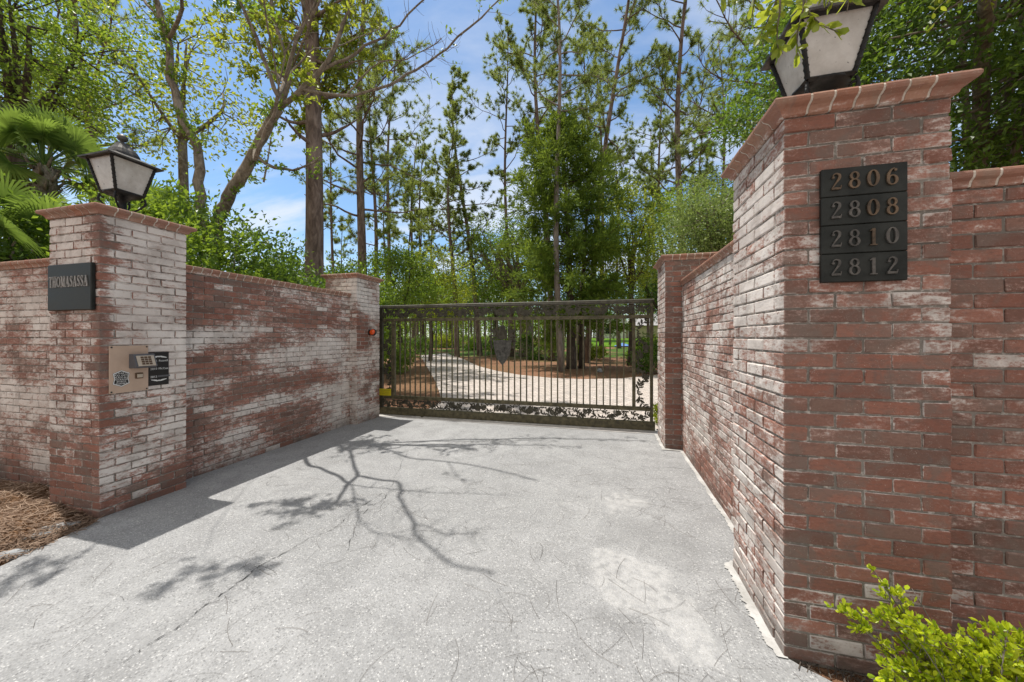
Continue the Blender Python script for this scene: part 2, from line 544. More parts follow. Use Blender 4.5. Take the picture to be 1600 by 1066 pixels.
# ------------------------------------------------------------------ masonry
CH = 0.0677
BH = 0.0588


def clampf(v, a=0., b=1.):
    return max(a, min(b, v))


def bias_left_near(x, y, z, ax, sg):
    n = mnoise.noise((y * 2.2, z * 2.6, 4.))
    if ax == 0 and sg > 0:
        b = .58 + .32 * sstep(.75, 1.25, z) + .34 * n
        b -= .75 * (1 - sstep(.045, .10, y - 1.978 + .03 * mnoise.noise((1., 2., z * 6)))) * sstep(.5, 1.0, z)
        b -= .30 * sstep(.35, .0, z) - .16 * sstep(2.3, 2.5, z)
        return b
    if ax == 1:
        b = .58 + .30 * mnoise.noise((x * 3, 2., z * 3)) + .15 * sstep(1.2, 2.2, z)
        b -= .30 * sstep(.9, .3, z)
        b -= .45 * sstep(-4.13, -4.05, x) * sstep(.6, 1.3, z)
        return b
    return .4


def bias_left_wall(x, y, z, ax, sg):
    n = mnoise.noise((y * 1.1, z * 2.6, 9.)); m = mnoise.noise((y * .6, z * 5.5, 2.))
    b = .50 + .42 * n + .32 * m
    b -= .22 * sstep(1.75, 2.1, z) - .15 * sstep(4.2, 5.2, y)
    b -= .15 * sstep(1.0, .5, z) * sstep(3.6, 2.6, y)
    return b


def bias_left_far(x, y, z, ax, sg):
    b = .70 + .28 * mnoise.noise((x * 3 + y * 3, z * 3, 1.))
    if ax == 0:
        b -= .55 * sstep(5.62, 5.5, y) * sstep(1.2, 1.35, z) * sstep(1.95, 1.8, z)
        b -= .40 * sstep(.95, .7, z) * sstep(.15, .35, z) * (.5 + mnoise.noise((y * 4, z * 4, 3.)))
    return b


def bias_outer_left(x, y, z, ax, sg):
    return .62 + .34 * mnoise.noise((x * 2, z * 3, 5.)) - .25 * sstep(.3, .1, z)


def bias_right_near(x, y, z, ax, sg):
    if ax == 1:
        b = .20 + .40 * mnoise.noise((x * 4, z * 5, 6.)) + .22 * sstep(1.15, 1.45, z) * sstep(2.45, 2.2, z)
        b += .14 * sstep(.45, .1, z)
        return b
    return .60 + .30 * mnoise.noise((y * 3, z * 4, 8.)) + .08 * sstep(.8, 2., z)  # sunward side: real whitewash, whitened further to paint in the grazing sun


def bias_right_wall(x, y, z, ax, sg):
    return .58 + .30 * mnoise.noise((y * 2, z * 3, 12.)) - .20 * sstep(.35, .1, z)  # whitewash plus sunlight put into the colour of the drive-side face


def bias_right_far(x, y, z, ax, sg):
    if ax == 1:
        return .22 + .22 * mnoise.noise((x * 3, z * 3, 13.))
    return .62 + .2 * mnoise.noise((y * 3, z * 3, 14.))


def bias_outer_right(x, y, z, ax, sg):
    return .32 + .34 * mnoise.noise((x * 3, z * 4, 15.))


def lay(mb, bricks, bias, dark=None, bump=.0022):
    for lo, hi in bricks:
        lo = np.array(lo); hi = np.array(hi)
        c = (lo + hi) / 2; h = (hi - lo) / 2
        V, Fc = cham(h, random.uniform(.003, .006))
        V = V + RNG.normal(0, .0013, V.shape)
        c2 = c + RNG.normal(0, bump * .6, 3) * (1, 1, .35)
        ang = random.gauss(0, .004); ca, sa = math.cos(ang), math.sin(ang)
        W = np.empty_like(V)
        W[:, 0] = V[:, 0] * ca - V[:, 2] * sa if h[0] > h[1] else V[:, 0]
        W[:, 1] = V[:, 1] if h[0] > h[1] else V[:, 1] * ca - V[:, 2] * sa
        W[:, 2] = V[:, 2]
        W = W + c2
        r = random.random(); jit = random.gauss(0, .06)
        if random.random() < .035: jit += .30
        cl = np.zeros((24, 4))
        for i in range(24):
            a = i % 3
            sg = 1 if V[i][a] > 0 else -1
            b = bias(W[i][0], W[i][1], W[i][2], a, sg) + jit
            if a == 2: b = max(b, .45)
            cl[i] = (r, clampf(b, -.4, 1.4), 0 if dark is None else clampf(dark(*W[i])), 1)
        mb.addp(W, Fc, 0, cl)


def mortar_core(mb, x0, x1, y0, y1, zt, bias):
    """mortar body with paint wear sampled on a grid over its four faces"""
    d = .007
    x0 += d; x1 -= d; y0 += d; y1 -= d
    nz = 24
    for (p, q, ax, sg) in (((x0, y0), (x1, y0), 1, -1), ((x1, y0), (x1, y1), 0, 1), ((x1, y1), (x0, y1), 1, 1), ((x0, y1), (x0, y0), 0, -1)):
        n = max(3, int(math.hypot(q[0] - p[0], q[1] - p[1]) / .1))
        V = []; C4 = []
        for j in range(nz + 1):
            z = -.4 + (zt + .4) * j / nz
            for i in range(n + 1):
                u = i / n; x = p[0] + (q[0] - p[0]) * u; y = p[1] + (q[1] - p[1]) * u
                V.append((x, y, z)); C4.append((0, clampf(bias(x, y, z, ax, sg), -.4, 1.3), 0, 1))
        mb.add(V, [(j * (n + 1) + i, j * (n + 1) + i + 1, (j + 1) * (n + 1) + i + 1, (j + 1) * (n + 1) + i) for j in range(nz) for i in range(n)], 1, np.array(C4))
    mb.add([(x0, y0, zt), (x1, y0, zt), (x1, y1, zt), (x0, y1, zt)], [(0, 1, 2, 3)], 1)


def ring(x0, x1, y0, y1, courses, z0=0.):
    """courses of a square pier: full stretchers on two sides, lapped on the other two, alternating"""
    T = .095; J = .0085
    out = []
    for k in range(courses):
        z = z0 + k * CH; zt = z + BH + random.uniform(-.001, .001)
        if k % 2 == 0:
            L = (x1 - x0 + J) / 3
            for i in range(3):
                a = x0 + i * L; b = a + L - J
                out.append(((a, y0, z), (b, y0 + T, zt))); out.append(((a, y1 - T, z), (b, y1, zt)))
            L = (y1 - y0 - 2 * T - J) / 2
            for i in range(2):
                a = y0 + T + J + i * L; b = a + L - J
                out.append(((x0, a, z), (x0 + T, b, zt))); out.append(((x1 - T, a, z), (x1, b, zt)))
        else:
            L = (y1 - y0 + J) / 3
            for i in range(3):
                a = y0 + i * L; b = a + L - J
                out.append(((x0, a, z), (x0 + T, b, zt))); out.append(((x1 - T, a, z), (x1, b, zt)))
            L = (x1 - x0 - 2 * T - J) / 2
            for i in range(2):
                a = x0 + T + J + i * L; b = a + L - J
                out.append(((a, y0, z), (b, y0 + T, zt))); out.append(((a, y1 - T, z), (b, y1, zt)))
    return out


def run(axis, s0, s1, f0, f1, courses, z0=0.):
    """running-bond wall along axis 0/1 from s0 to s1, faces at f0..f1"""
    out = []; J = .0085; L = .21
    for k in range(courses):
        z = z0 + k * CH; zt = z + BH + random.uniform(-.001, .001)
        s = s0 - (L / 2 if k % 2 else 0) - (0 if k % 6 else 0)
        while s < s1 - .02:
            ln = L
            a = max(s, s0); b = min(s + ln - J, s1)
            s += ln
            if b - a < .03: continue
            if axis == 0: out.append(((a, f0, z), (b, f1, zt)))
            else: out.append(((f0, a, z), (f1, b, zt)))
    return out


CAPP = [(0., 0.), (.012, .004), (.017, .018), (.026, .030), (.040, .036), (.050, .041), (.0555, .050), (.056, .061), (.051, .070), (.040, .0745), (-.06, .0745)]
CAPP = [(-.06, 0.)] + CAPP


def cap_side(mb, O, U, N, L, z0, seg=.092, bias=.15, mitre=(True, True), scale=1.):
    """a row of moulded cap bricks; O inner corner, U along, N outward"""
    O = np.array(O, float); U = np.array(U, float); N = np.array(N, float)
    nseg = max(2, round(L / seg)); J = .011
    w = L / nseg
    n = len(CAPP)

    def sweep(ta, tb, ma, mb_, grow, mi, col):
        V = []
        for t, mt, sg in ((ta, ma, -1), (tb, mb_, 1)):
            for o, z in CAPP:
                oo = o + grow if o > -.05 else o
                s_ = t + (sg * oo if mt else 0)
                zz = z + (grow if z > .07 else (-grow if z < .002 else 0))
                V.append(O + U * s_ + N * oo * scale + np.array([0, 0, z0 + zz]))
        fs = [tuple(range(n - 1, -1, -1)), tuple(range(n, 2 * n))]
        fs += [(i, (i + 1) % n, n + (i + 1) % n, n + i) for i in range(n)]
        mb.addp(V, fs, mi, col)
    for k in range(nseg):
        a = k * w + (0 if k == 0 else J / 2); b = (k + 1) * w - (0 if k == nseg - 1 else J / 2)
        r = .35 + .6 * random.random()
        cl = np.zeros((2 * n, 4)); cl[:, 0] = r; cl[:, 3] = 1
        for i in range(2 * n):
            zz = CAPP[i % n][1]
            cl[i, 1] = bias + .32 * (1 - sstep(.0, .045, zz)) + random.gauss(0, .06)
        sweep(a, b, mitre[0] and k == 0, mitre[1] and k == nseg - 1, random.uniform(-.0012, .0012), 0, cl)
    sweep(.0, L, mitre[0], mitre[1], -.0045, 1, None)


def make_cap(parent, x0, x1, y0, y1, z0, bias=.12):
    mb = MB()
    cap_side(mb, (x0, y0, 0), (1, 0, 0), (0, -1, 0), x1 - x0, z0, bias=bias)
    cap_side(mb, (x1, y0, 0), (0, 1, 0), (1, 0, 0), y1 - y0, z0, bias=bias)
    cap_side(mb, (x1, y1, 0), (-1, 0, 0), (0, 1, 0), x1 - x0, z0, bias=bias)
    cap_side(mb, (x0, y1, 0), (0, -1, 0), (-1, 0, 0), y1 - y0, z0, bias=bias)
    mb.box(((x0 + x1) / 2, (y0 + y1) / 2, z0 + .037), ((x1 - x0) / 2 - .045, (y1 - y0) / 2 - .045, .0345), 1)
    return mb.build('cap', [M_['cap'], M_['pale']], parent, attr='bk')


def make_pillar(label, x0, x1, y0, y1, bias, dark=None, courses=37):
    t = thing('brick_pillar', label, 'pillar', ((x0 + x1) / 2, (y0 + y1) / 2, 0))
    g = MB()
    lay(g, ring(x0, x1, y0, y1, courses), bias, dark)
    zt = courses * CH
    mortar_core(g, x0, x1, y0, y1, zt, bias)
    o1 = g.build('shaft', [M_['brick'], M_['mortar']], t, attr='bk')
    o2 = make_cap(t, x0, x1, y0, y1, zt + .001)
    for o in (o1, o2):
        o.location = (-t.location[0], -t.location[1], 0)
    return t


def make_wall(label, axis, s0, s1, f0, f1, bias, dark=None, courses=32):
    c = [(s0 + s1) / 2, (f0 + f1) / 2] if axis == 0 else [(f0 + f1) / 2, (s0 + s1) / 2]
    t = thing('brick_wall', label, 'wall', (c[0], c[1], 0))
    g = MB()
    lay(g, run(axis, s0, s1, f0, f1, courses), bias, dark)
    zt = courses * CH; hs = ((s1 - s0) / 2, (f1 - f0) / 2 - .007)
    hh = (hs[0] + .006, hs[1] + .007) if axis == 0 else (hs[1] + .007, hs[0] + .006)
    mortar_core(g, c[0] - hh[0], c[0] + hh[0], c[1] - hh[1], c[1] + hh[1], zt, bias)
    o1 = g.build('masonry', [M_['brick'], M_['mortar']], t, attr='bk')
    g = MB()
    L = s1 - s0
    if axis == 0:
        cap_side(g, (s0, f0, 0), (1, 0, 0), (0, -1, 0), L, zt + .001, mitre=(False, False), scale=.55)
        cap_side(g, (s1, f1, 0), (-1, 0, 0), (0, 1, 0), L, zt + .001, mitre=(False, False), scale=.55)
    else:
        cap_side(g, (f1, s0, 0), (0, 1, 0), (1, 0, 0), L, zt + .001, mitre=(False, False), scale=.55)
        cap_side(g, (f0, s1, 0), (0, -1, 0), (-1, 0, 0), L, zt + .001, mitre=(False, False), scale=.55)
    h = (L / 2 - .001, (f1 - f0) / 2 - .025, .0345)
    g.box((c[0], c[1], zt + .0375), h if axis == 0 else (h[1], h[0], h[2]), 1)
    o2 = g.build('coping', [M_['cap'], M_['pale']], t, attr='bk')
    for o in (o1, o2):
        o.location = (-c[0], -c[1], 0)
    return t


LNX0, LNX1, LNY0, LNY1 = -4.656, -4.016, 1.978, 2.611
RNX0, RNX1, RNY0, RNY1 = .800, 1.412, 1.925, 2.605
LFX0, LFX1, LFY0, LFY1 = -4.739, -4.099, 5.22, 5.857
RFX0, RFX1, RFY0, RFY1 = .765, 1.385, 5.12, 5.81
soot = lambda x, y, z: .8 * sstep(.16, .02, z) + .5 * sstep(2.3, 2.5, z) * max(0, mnoise.noise((x * 5, y * 5, z)))
make_pillar('whitewashed brick pillar with beige keypad panel and dark name plaque, left of the drive', LNX0, LNX1, LNY0, LNY1, bias_left_near, soot)
make_pillar('large red brick pillar in the right foreground carrying the house number plaque', RNX0, RNX1, RNY0, RNY1, bias_right_near, soot)
make_pillar('pale whitewashed brick pillar at the gate with an orange lens on its side', LFX0, LFX1, LFY0, LFY1, bias_left_far, soot)
make_pillar('reddish brick pillar at the latch end of the gate, right of it', RFX0, RFX1, RFY0, RFY1, bias_right_far, soot)
make_wall('streaky whitewashed brick wall between the keypad pillar and the gate', 1, LNY1 + .001, LFY0 - .001, -4.486, -4.236, bias_left_wall, soot)
make_wall('sunlit pinkish brick wall along the right side of the driveway', 1, RNY1 + .001, RFY0 - .001, .977, 1.227, bias_right_wall, soot)
make_wall('greyish whitewashed brick wall running off left from the name plaque pillar', 0, -9.5, LNX0 - .001, 2.19, 2.43, bias_outer_left, lambda x, y, z: .9 * sstep(.45, .1, z))
make_wall('shaded red brick wall running off right from the number plaque pillar', 0, RNX1 + .001, 6.5, 2.10, 2.34, bias_outer_right, soot)

# ------------------------------------------------------------------ lettering: every glyph is drawn from thick and thin strokes


def stroke(mb, pts, wid, T, h, mi=0):
    P = np.array(pts, float); m = len(P)
    wid = np.broadcast_to(np.asarray(wid, float), (m,))
    closed = np.allclose(P[0], P[-1])
    G = np.gradient(P, axis=0)
    if closed:
        G[0] = G[-1] = P[1] - P[-2]
    G /= np.linalg.norm(G, axis=1)[:, None] + 1e-9
    N = np.stack([-G[:, 1], G[:, 0]], 1)
    Lp = P + N * wid[:, None] / 2; Rp = P - N * wid[:, None] / 2
    V = []
    for z in (0, h):
        for a in (Lp, Rp):
            for p in a: V.append(T(p[0], p[1], z))
    i = np.arange(m - 1)
    l0, r0, l1, r1 = i, m + i, 2 * m + i, 3 * m + i
    fs = [np.stack([l1, r1, r1 + 1, l1 + 1], 1), np.stack([l0, l1, l1 + 1, l0 + 1], 1), np.stack([r0, r0 + 1, r1 + 1, r1], 1)]
    if not closed:
        fs += [np.array([[0, m, 3 * m, 2 * m]]), np.array([[m - 1, 3 * m - 1, 4 * m - 1, 2 * m - 1]])]
    mb.add(V, np.vstack(fs), mi)


def ell(cx, cy, rx, ry, thick, thin, n=25, a0=0., a1=2 * PI):
    t = np.linspace(a0, a1, n)
    return np.stack([cx + rx * np.cos(t), cy + ry * np.sin(t)], 1), thin + (thick - thin) * np.abs(np.cos(t)) ** 1.5


def smoothpts(pts, wid, n=26):
    P = np.array(pts, float); w = np.array(wid, float); m = len(P)
    t = np.linspace(0, m - 1, n); out = []; ow = np.interp(t, range(m), w)
    for u in t:
        i = min(int(u), m - 2); f = u - i
        p0, p1, p2, p3 = P[max(i - 1, 0)], P[i], P[i + 1], P[min(i + 2, m - 1)]
        out.append(.5 * ((2 * p1) + (-p0 + p2) * f + (2 * p0 - 5 * p1 + 4 * p2 - p3) * f * f + (-p0 + 3 * p1 - 3 * p2 + p3) * f ** 3))
    return np.array(out), ow


def glyph(ch):
    if ch == '0': return [ell(.3, .5, .215, .44, .16, .05)], .6
    if ch == 'O': return [ell(.42, .5, .33, .45, .15, .05)], .84
    if ch == '8': return [ell(.3, .735, .165, .20, .12, .06), ell(.3, .285, .205, .245, .13, .06)], .6
    if ch == '6': return [ell(.3, .3, .20, .255, .14, .05), smoothpts([(.105, .3), (.115, .6), (.24, .86), (.40, .95)], [.13, .13, .09, .04]), ell(.44, .85, .035, .035, .07, .07, 9)], .6
    if ch == '2': return [smoothpts([(.13, .70), (.16, .87), (.30, .94), (.45, .84), (.44, .65), (.30, .42), (.10, .10)], [.04, .05, .07, .13, .14, .08, .05]), ell(.15, .72, .035, .035, .07, .07, 9),
                          ([(.07, .07), (.52, .07)], [.13, .12]), ([(.50, .07), (.54, .24)], [.06, .03])], .6
    if ch == '1': return [([(.32, .04), (.32, .96)], [.15, .15]), ([(.15, .03), (.49, .03)], [.055, .055]), ([(.29, .93), (.15, .82)], [.06, .05])], .6
    if ch == 'T': return [([(.36, .04), (.36, .96)], [.15, .15]), ([(.22, .025), (.50, .025)], [.05, .05]), ([(.04, .955), (.68, .955)], [.06, .06]), ([(.065, .94), (.055, .72)], [.07, .03]), ([(.655, .94), (.665, .72)], [.07, .03])], .72
    if ch == 'H': return [([(.18, .04), (.18, .96)], [.15, .15]), ([(.62, .04), (.62, .96)], [.15, .15]), ([(.2, .51), (.6, .51)], [.055, .055])] + \
        [([(x - .14, y), (x + .14, y)], [.05, .05]) for x in (.18, .62) for y in (.025, .975)], .8
    if ch == 'M': return [([(.14, .04), (.17, .94)], [.06, .06]), ([(.19, .95), (.46, .1)], [.15, .14]), ([(.46, .06), (.74, .94)], [.055, .055]), ([(.79, .04), (.77, .96)], [.15, .15])] + \
        [([(.03, .025), (.26, .025)], [.05, .05]), ([(.66, .025), (.92, .025)], [.05, .05]), ([(.05, .975), (.25, .975)], [.05, .05]), ([(.70, .975), (.90, .975)], [.05, .05])], .95
    if ch == 'A': return [([(.12, .04), (.37, .96)], [.055, .055]), ([(.38, .97), (.65, .04)], [.15, .15]), ([(.2, .36), (.54, .36)], [.055, .055]), ([(.02, .025), (.25, .025)], [.05, .05]), ([(.50, .025), (.78, .025)], [.05, .05])], .8
    if ch == 'S': return [smoothpts([(.50, .80), (.42, .92), (.28, .955), (.14, .85), (.17, .66), (.34, .52), (.48, .36), (.47, .15), (.30, .045), (.15, .09), (.09, .22)], [.04, .05, .06, .09, .14, .17, .14, .09, .06, .05, .04], 40),
                          ([(.50, .97), (.51, .70)], [.03, .05]), ([(.09, .03), (.08, .30)], [.03, .05])], .6
    return [], .4


def text(mb, s, O, U, W, N, height, gap, h, mi=0, width=None, bold=1.):
    O, U, W, N = (np.array(tuple(v), float) for v in (O, U, W, N))
    adv = [glyph(c)[1] * height for c in s]
    tot = sum(adv) + gap * (len(s) - 1)
    k = 1. if width is None else width / tot
    x = 0.
    for c, a in zip(s, adv):
        for i, (p, w) in enumerate(glyph(c)[0]):
            T = lambda u, v, z, x=x: O + U * (x + u * height) * k + W * v * height + N * z
            stroke(mb, p, np.maximum(np.asarray(w) * bold, .07 if bold > 1 else 0), T, h + i * .0003, mi)
        x += a + gap


def font_text(s, size, M, mat, name, parent):
    """small sign writing in the built-in face, as a mesh"""
    cu = bpy.data.curves.new(name, 'FONT'); cu.body = s; cu.size = size; cu.align_x = 'CENTER'; cu.align_y = 'CENTER'; cu.resolution_u = 2
    cu.extrude = .0004; cu.space_line = .95
    o = bpy.data.objects.new(name, cu); COL.objects.link(o)
    bpy.context.view_layer.update()
    me = bpy.data.meshes.new_from_object(o.evaluated_get(bpy.context.evaluated_depsgraph_get()))
    bpy.data.objects.remove(o); bpy.data.curves.remove(cu)
    me.materials.clear(); me.materials.append(mat)
    m = bpy.data.objects.new(name, me); COL.objects.link(m)
    m.matrix_local = M; m.parent = parent
    return m


# number plaque on the right pillar (faces the road)
t = thing('number_plaque', 'black metal plaque with house numbers 2806 to 2812 on the right pillar', 'plaque', (1.0925, RNY0 - .003, 1.733))
px0, px1, pz0, pz1 = .937 - 1.0925, 1.248 - 1.0925, 0., .508
for i, num in enumerate(('2806', '2808', '2810', '2812')):
    zt = pz1 - i * .127; zb = zt - .1255
    g = MB(); g.cbox((px0, -.020, zb), (px1, 0, zt), .003)
    pl = g.build('number_plate', M_['plaque'], t)
    pl['label'] = 'black plate reading ' + num
    for j, c in enumerate(num):
        g = MB(); text(g, c, (px0 + .030 + j * .067, -.020, zb + .028), (1, 0, 0), (0, 0, 1), (0, -1, 0), .076, 0, .007)
        g.build('numeral', M_['numeral'] if (i, j) in ((0, 0), (0, 1), (0, 2), (0, 3), (1, 2), (1, 3), (2, 2)) else M_['letter'], pl)

# name plaque on the left pillar
t = thing('name_plaque', 'square dark bronze plaque lettered THOMASASSA on the left pillar', 'plaque', (-4.325, LNY0 - .003, 1.714))
g = MB(); g.cbox((-.278, -.030, 0), (.278, 0, .388), .006); g.build('plate', M_['plaque'], t)
g = MB(); text(g, 'THOMASASSA', (-.246, -.030, .195), (1, 0, 0), (0, 0, 1), (0, -1, 0), .090, .006, .006, width=.492, bold=1.4); g.build('lettering', M_['name_letter'], t)

# entry panel on the inner face of the left pillar: local x points along +Y (towards the gate), z up, out = +X
FX = LNX1 + .003
t = thing('entry_panel', 'beige metal call panel with hooded keypad below the name plaque pillar top', 'intercom', (FX, 2.166, 1.015))
t['label'] = 'beige metal entry panel with hooded keypad on the whitewashed pillar'
g = MB(); g.cbox((0, -.132, 0), (.010, .132, .402), .002); g.build('panel', M_['beige'], t)
g = MB()
hood = [(0, .0), (.075, .0), (.095, .015), (.055, .118), (.045, .122), (0, .122)]       # side outline: out, up
g.prism([(p[0], p[1]) for p in hood], (.010, -.005, .205), (1, 0, 0), (0, 0, 1), (0, 1, 0), .150)
kh = g.build('keypad_hood', M_['grey_plastic'], t)
g = MB()
d = Vector((.055 - .095, 0, .118 - .015)).normalized(); nrm = Vector((d.z, 0, -d.x))
c0 = Vector((.095 + .010, .008, .205 + .017)) + nrm * .001
g.prism([(0, 0), (.124, 0), (.124, .096), (0, .096)], c0, (0, 1, 0), d, nrm, .004)
g.build('keypad_face', M_['keypad'], kh)
g = MB()
for r in range(4):
    for q in range(3):
        g.prism([(0, 0), (.019, 0), (.019, .014), (0, .014)], c0 + nrm * .004 + Vector((0, .028 + q * .026, 0)) + d * (.012 + r * .020), (0, 1, 0), d, nrm, .004)
g.build('keys', M_['brass_key'], kh)
g = MB(); g.cbox((.010, .035, .110), (.018, .092, .160), .003); bt = g.build('call_button', M_['brass_key'], t)
g = MB(); g.cbox((.018, .046, .118), (.023, .086, .150), .002); g.build('button_face', M_['keypad'], bt)
for yy in (-.119, .119):
    for zz in (.013, .389):
        g = MB(); g.lathe([(.0065, 0), (.0065, .003), (.003, .005)], (.010, yy, zz), 8, 0, Matrix.Rotation(PI / 2, 3, 'Y')); g.build('screw', M_['black'], t)
hexp = [(0, .072), (.056, .045), (.047, 0), (.056, -.045), (0, -.072), (-.056, -.045), (-.047, 0), (-.056, .045)]
t2 = thing('notice_sticker', 'black hexagonal sticker with white text low on the beige entry panel', 'sticker', (FX + .0105, 2.110, 1.137))
g = MB(); g.prism(hexp, (0, 0, 0), (0, 1, 0), (0, 0, 1), (1, 0, 0), .0012); g.build('border', M_['grey_plastic'], t2)
g = MB(); g.prism([(p[0] * .97, p[1] * .97) for p in hexp], (.0012, 0, 0), (0, 1, 0), (0, 0, 1), (1, 0, 0), .0006)
g.build('pale_rim', M_['white'], t2)
g = MB(); g.prism([(p[0] * .86, p[1] * .86) for p in hexp], (.0018, 0, 0), (0, 1, 0), (0, 0, 1), (1, 0, 0), .0006); g.build('field', M_['black'], t2)
MX = Matrix(((0, 0, 1, .0030), (1, 0, 0, 0), (0, 1, 0, 0), (0, 0, 0, 1)))
font_text('BE SURE TO\nPULL GATE.\nPLACE ALL\nPACKAGES\nIN BOX\nTHANKS', .0185, MX, M_['white'], 'lettering', t2)

t3 = thing('directory_sign', 'small black directory sign with white names beside the beige entry panel', 'sign', (FX, 2.379, 1.047))
g = MB(); g.cbox((0, -.078, 0), (.006, .078, .305), .0015); g.build('board', M_['black'], t3)
MD = lambda y, z: Matrix(((0, 0, 1, .0068), (1, 0, 0, y), (0, 1, 0, z), (0, 0, 0, 1)))
font_text('2806', .026, MD(-.040, .225), M_['white'], 'lettering', t3)
font_text('Russell', .026, MD(.034, .225), M_['white'], 'lettering', t3)
font_text('2810', .026, MD(-.040, .152), M_['white'], 'lettering', t3)
font_text('McCue', .026, MD(.034, .152), M_['white'], 'lettering', t3)
font_text('2812', .026, MD(-.040, .079), M_['white'], 'lettering', t3)
g = MB(); g.cbox((.006, -.010, .074), (.0085, .086, .090), .001); g.build('name_strip', M_['grey_plastic'], t3)
for zz, sg in ((.262, 1), (.045, -1)):
    g = MB()
    for sd in (-1, 1):
        for q in range(4):
            a = [(sd * .006, zz), (sd * (.062 - q * .012), zz - sg * (.012 - q * .001)), (sd * (.056 - q * .012), zz - sg * (.004 - q * .004)), (sd * .010, zz + sg * .009)]
            g.prism(a if sd > 0 else a[::-1], (.006, 0, 0), (0, 1, 0), (0, 0, 1), (1, 0, 0), .0012 + q * .0002)
    g.lathe([(.007, 0), (.007, .002)], (.006, 0, zz + sg * .002), 10, 0, Matrix.Rotation(PI / 2, 3, 'Y'))
    g.build('wing_ornament', M_['white'], t3)

# orange lens on the far left pillar
t = thing('gate_sensor', 'orange round lens in a black housing on the pale gate pillar', 'sensor', (LFX1 + .003, 5.56, 1.575))
g = MB(); g.box((.010, 0, 0), (.010, .035, .045)); g.box((.045, -.015, 0), (.028, .012, .014)); g.build('bracket', M_['black'], t)
RY = Matrix.Rotation(PI / 2, 3, 'X')
g = MB(); g.lathe([(.045, -.02), (.062, -.015), (.062, .025), (.052, .03)], (.075, 0, 0), 18, 0, Matrix.Rotation(R_(68), 3, 'X') @ Matrix.Rotation(0, 3, 'Y')); g.build('housing', M_['black'], t)
g = MB(); g.lathe([(.054, .0), (.052, .030), (.036, .045), (.012, .052)], (.078, -.012, 0), 18, 0, Matrix.Rotation(R_(72), 3, 'X')); g.build('lens', M_['orange'], t, True)

# ------------------------------------------------------------------ lanterns


def make_lantern(label, cx, cy, z0):
    t = thing('post_lantern', label, 'lamp', (cx, cy, z0))
    zb, zt = .235, .520
    hb, ht = .100, .158
    g = MB()
    g.lathe([(.085, 0), (.085, .012), (.06, .022), (.036, .04), (.030, .07), (.040, .085), (.030, .10), (.028, .16), (.045, .185), (.075, .205), (.125, .222), (.125, .234)], n=16)
    g.build('base', M_['lamp'], t, True)
    for k in range(4):
        a = PI / 4 + k * PI / 2
        pts = []
        for i in range(15):
            u = i / 14
            r = .03 + .125 * math.sin(u * PI * .62) ** 1.1; z = .05 + .165 * u
            pts.append((r * math.cos(a), r * math.sin(a), z))
        e = pts[7]
        for i in range(7):
            th = i / 6 * 4.2
            rr = .024 * (1 - i / 9)
            pass
        g = MB(); g.tube(pts, .008, 6)
        cu = []
        for i in range(14):
            th = -PI / 2 + i / 13 * 4.6; rr = .030 * (1 - i / 20)
            cu.append(((.135 + rr * math.cos(th)) * math.cos(a), (.135 + rr * math.cos(th)) * math.sin(a), .175 + rr * math.sin(th)))
        g.tube(cu, .007, 6)
        g.build('scroll_bracket', M_['lamp'], t, True)
    g = MB()
    s2 = math.sqrt(2)
    for k in range(4):
        a = PI / 4 + k * PI / 2
        p0 = Vector((hb * s2 * math.cos(a), hb * s2 * math.sin(a), zb)); p1 = Vector((ht * s2 * math.cos(a), ht * s2 * math.sin(a), zt))
        g.tube([p0, p1], .0115, 8)
        tw = [p0.lerp(p1, i / 60) + Vector((math.cos(i * .9), math.sin(i * .9), 0)) * .0085 for i in range(61)]
        g.tube(tw, .0065, 5)
        b = PI / 4 + (k + 1) * PI / 2
        for h, z, r in ((hb, zb, .013), (ht, zt, .013)):
            g.tube([(h * s2 * math.cos(a), h * s2 * math.sin(a), z), (h * s2 * math.cos(b), h * s2 * math.sin(b), z)], r, 4)
    g.build('frame', M_['lamp'], t, False)
    g = MB(); g.lathe([(.018, .234), (.018, .30), (.012, .31)], n=10); g.lathe([(.012, .31), (.026, .345), (.028, .37), (.016, .41), (.002, .425)], n=12); g.build('bulb', M_['white'], t, True)
    for k in range(4):
        a = PI / 4 + k * PI / 2; b = a + PI / 2
        f = .97
        V = [(hb * f * s2 * math.cos(a), hb * f * s2 * math.sin(a), zb), (hb * f * s2 * math.cos(b), hb * f * s2 * math.sin(b), zb), (ht * f * s2 * math.cos(b), ht * f * s2 * math.sin(b), zt), (ht * f * s2 * math.cos(a), ht * f * s2 * math.sin(a), zt)]
        g = MB(); g.add(V, [(0, 1, 2, 3)]); g.build('glass_pane', M_['frost'], t)
    g = MB()
    q = s2
    g.lathe([(.150 * q, .523), (.200 * q, .512), (.202 * q, .524), (.150 * q, .548), (.108 * q, .572)], n=4, square=True)
    prof = [(.104, .570), (.098, .60), (.082, .635), (.060, .665), (.045, .69), (.040, .705)]
    m = 12
    V = []
    n = 24
    for r, z in prof:
        for i in range(n):
            th = i / n * 2 * PI
            rad = r / (max(abs(math.cos(th)), abs(math.sin(th))) ** .75)
            rad *= 1 - .07 * math.cos(4 * th) ** 2
            V.append((rad * math.cos(th), rad * math.sin(th), z))
    fs = [(i * n + j, i * n + (j + 1) % n, i * n + n + (j + 1) % n, i * n + n + j) for i in range(len(prof) - 1) for j in range(n)]
    fs.append(tuple(range((len(prof) - 1) * n, len(prof) * n)))
    g.addp(V, fs)
    g.build('roof', M_['lamp_roof'], t)
    g = MB(); g.lathe([(.040, .703), (.014, .712), (.012, .722), (.030, .733), (.040, .748), (.034, .770), (.018, .785), (.004, .795)], n=12); g.build('finial', M_['lamp_roof'], t, True)
    return t


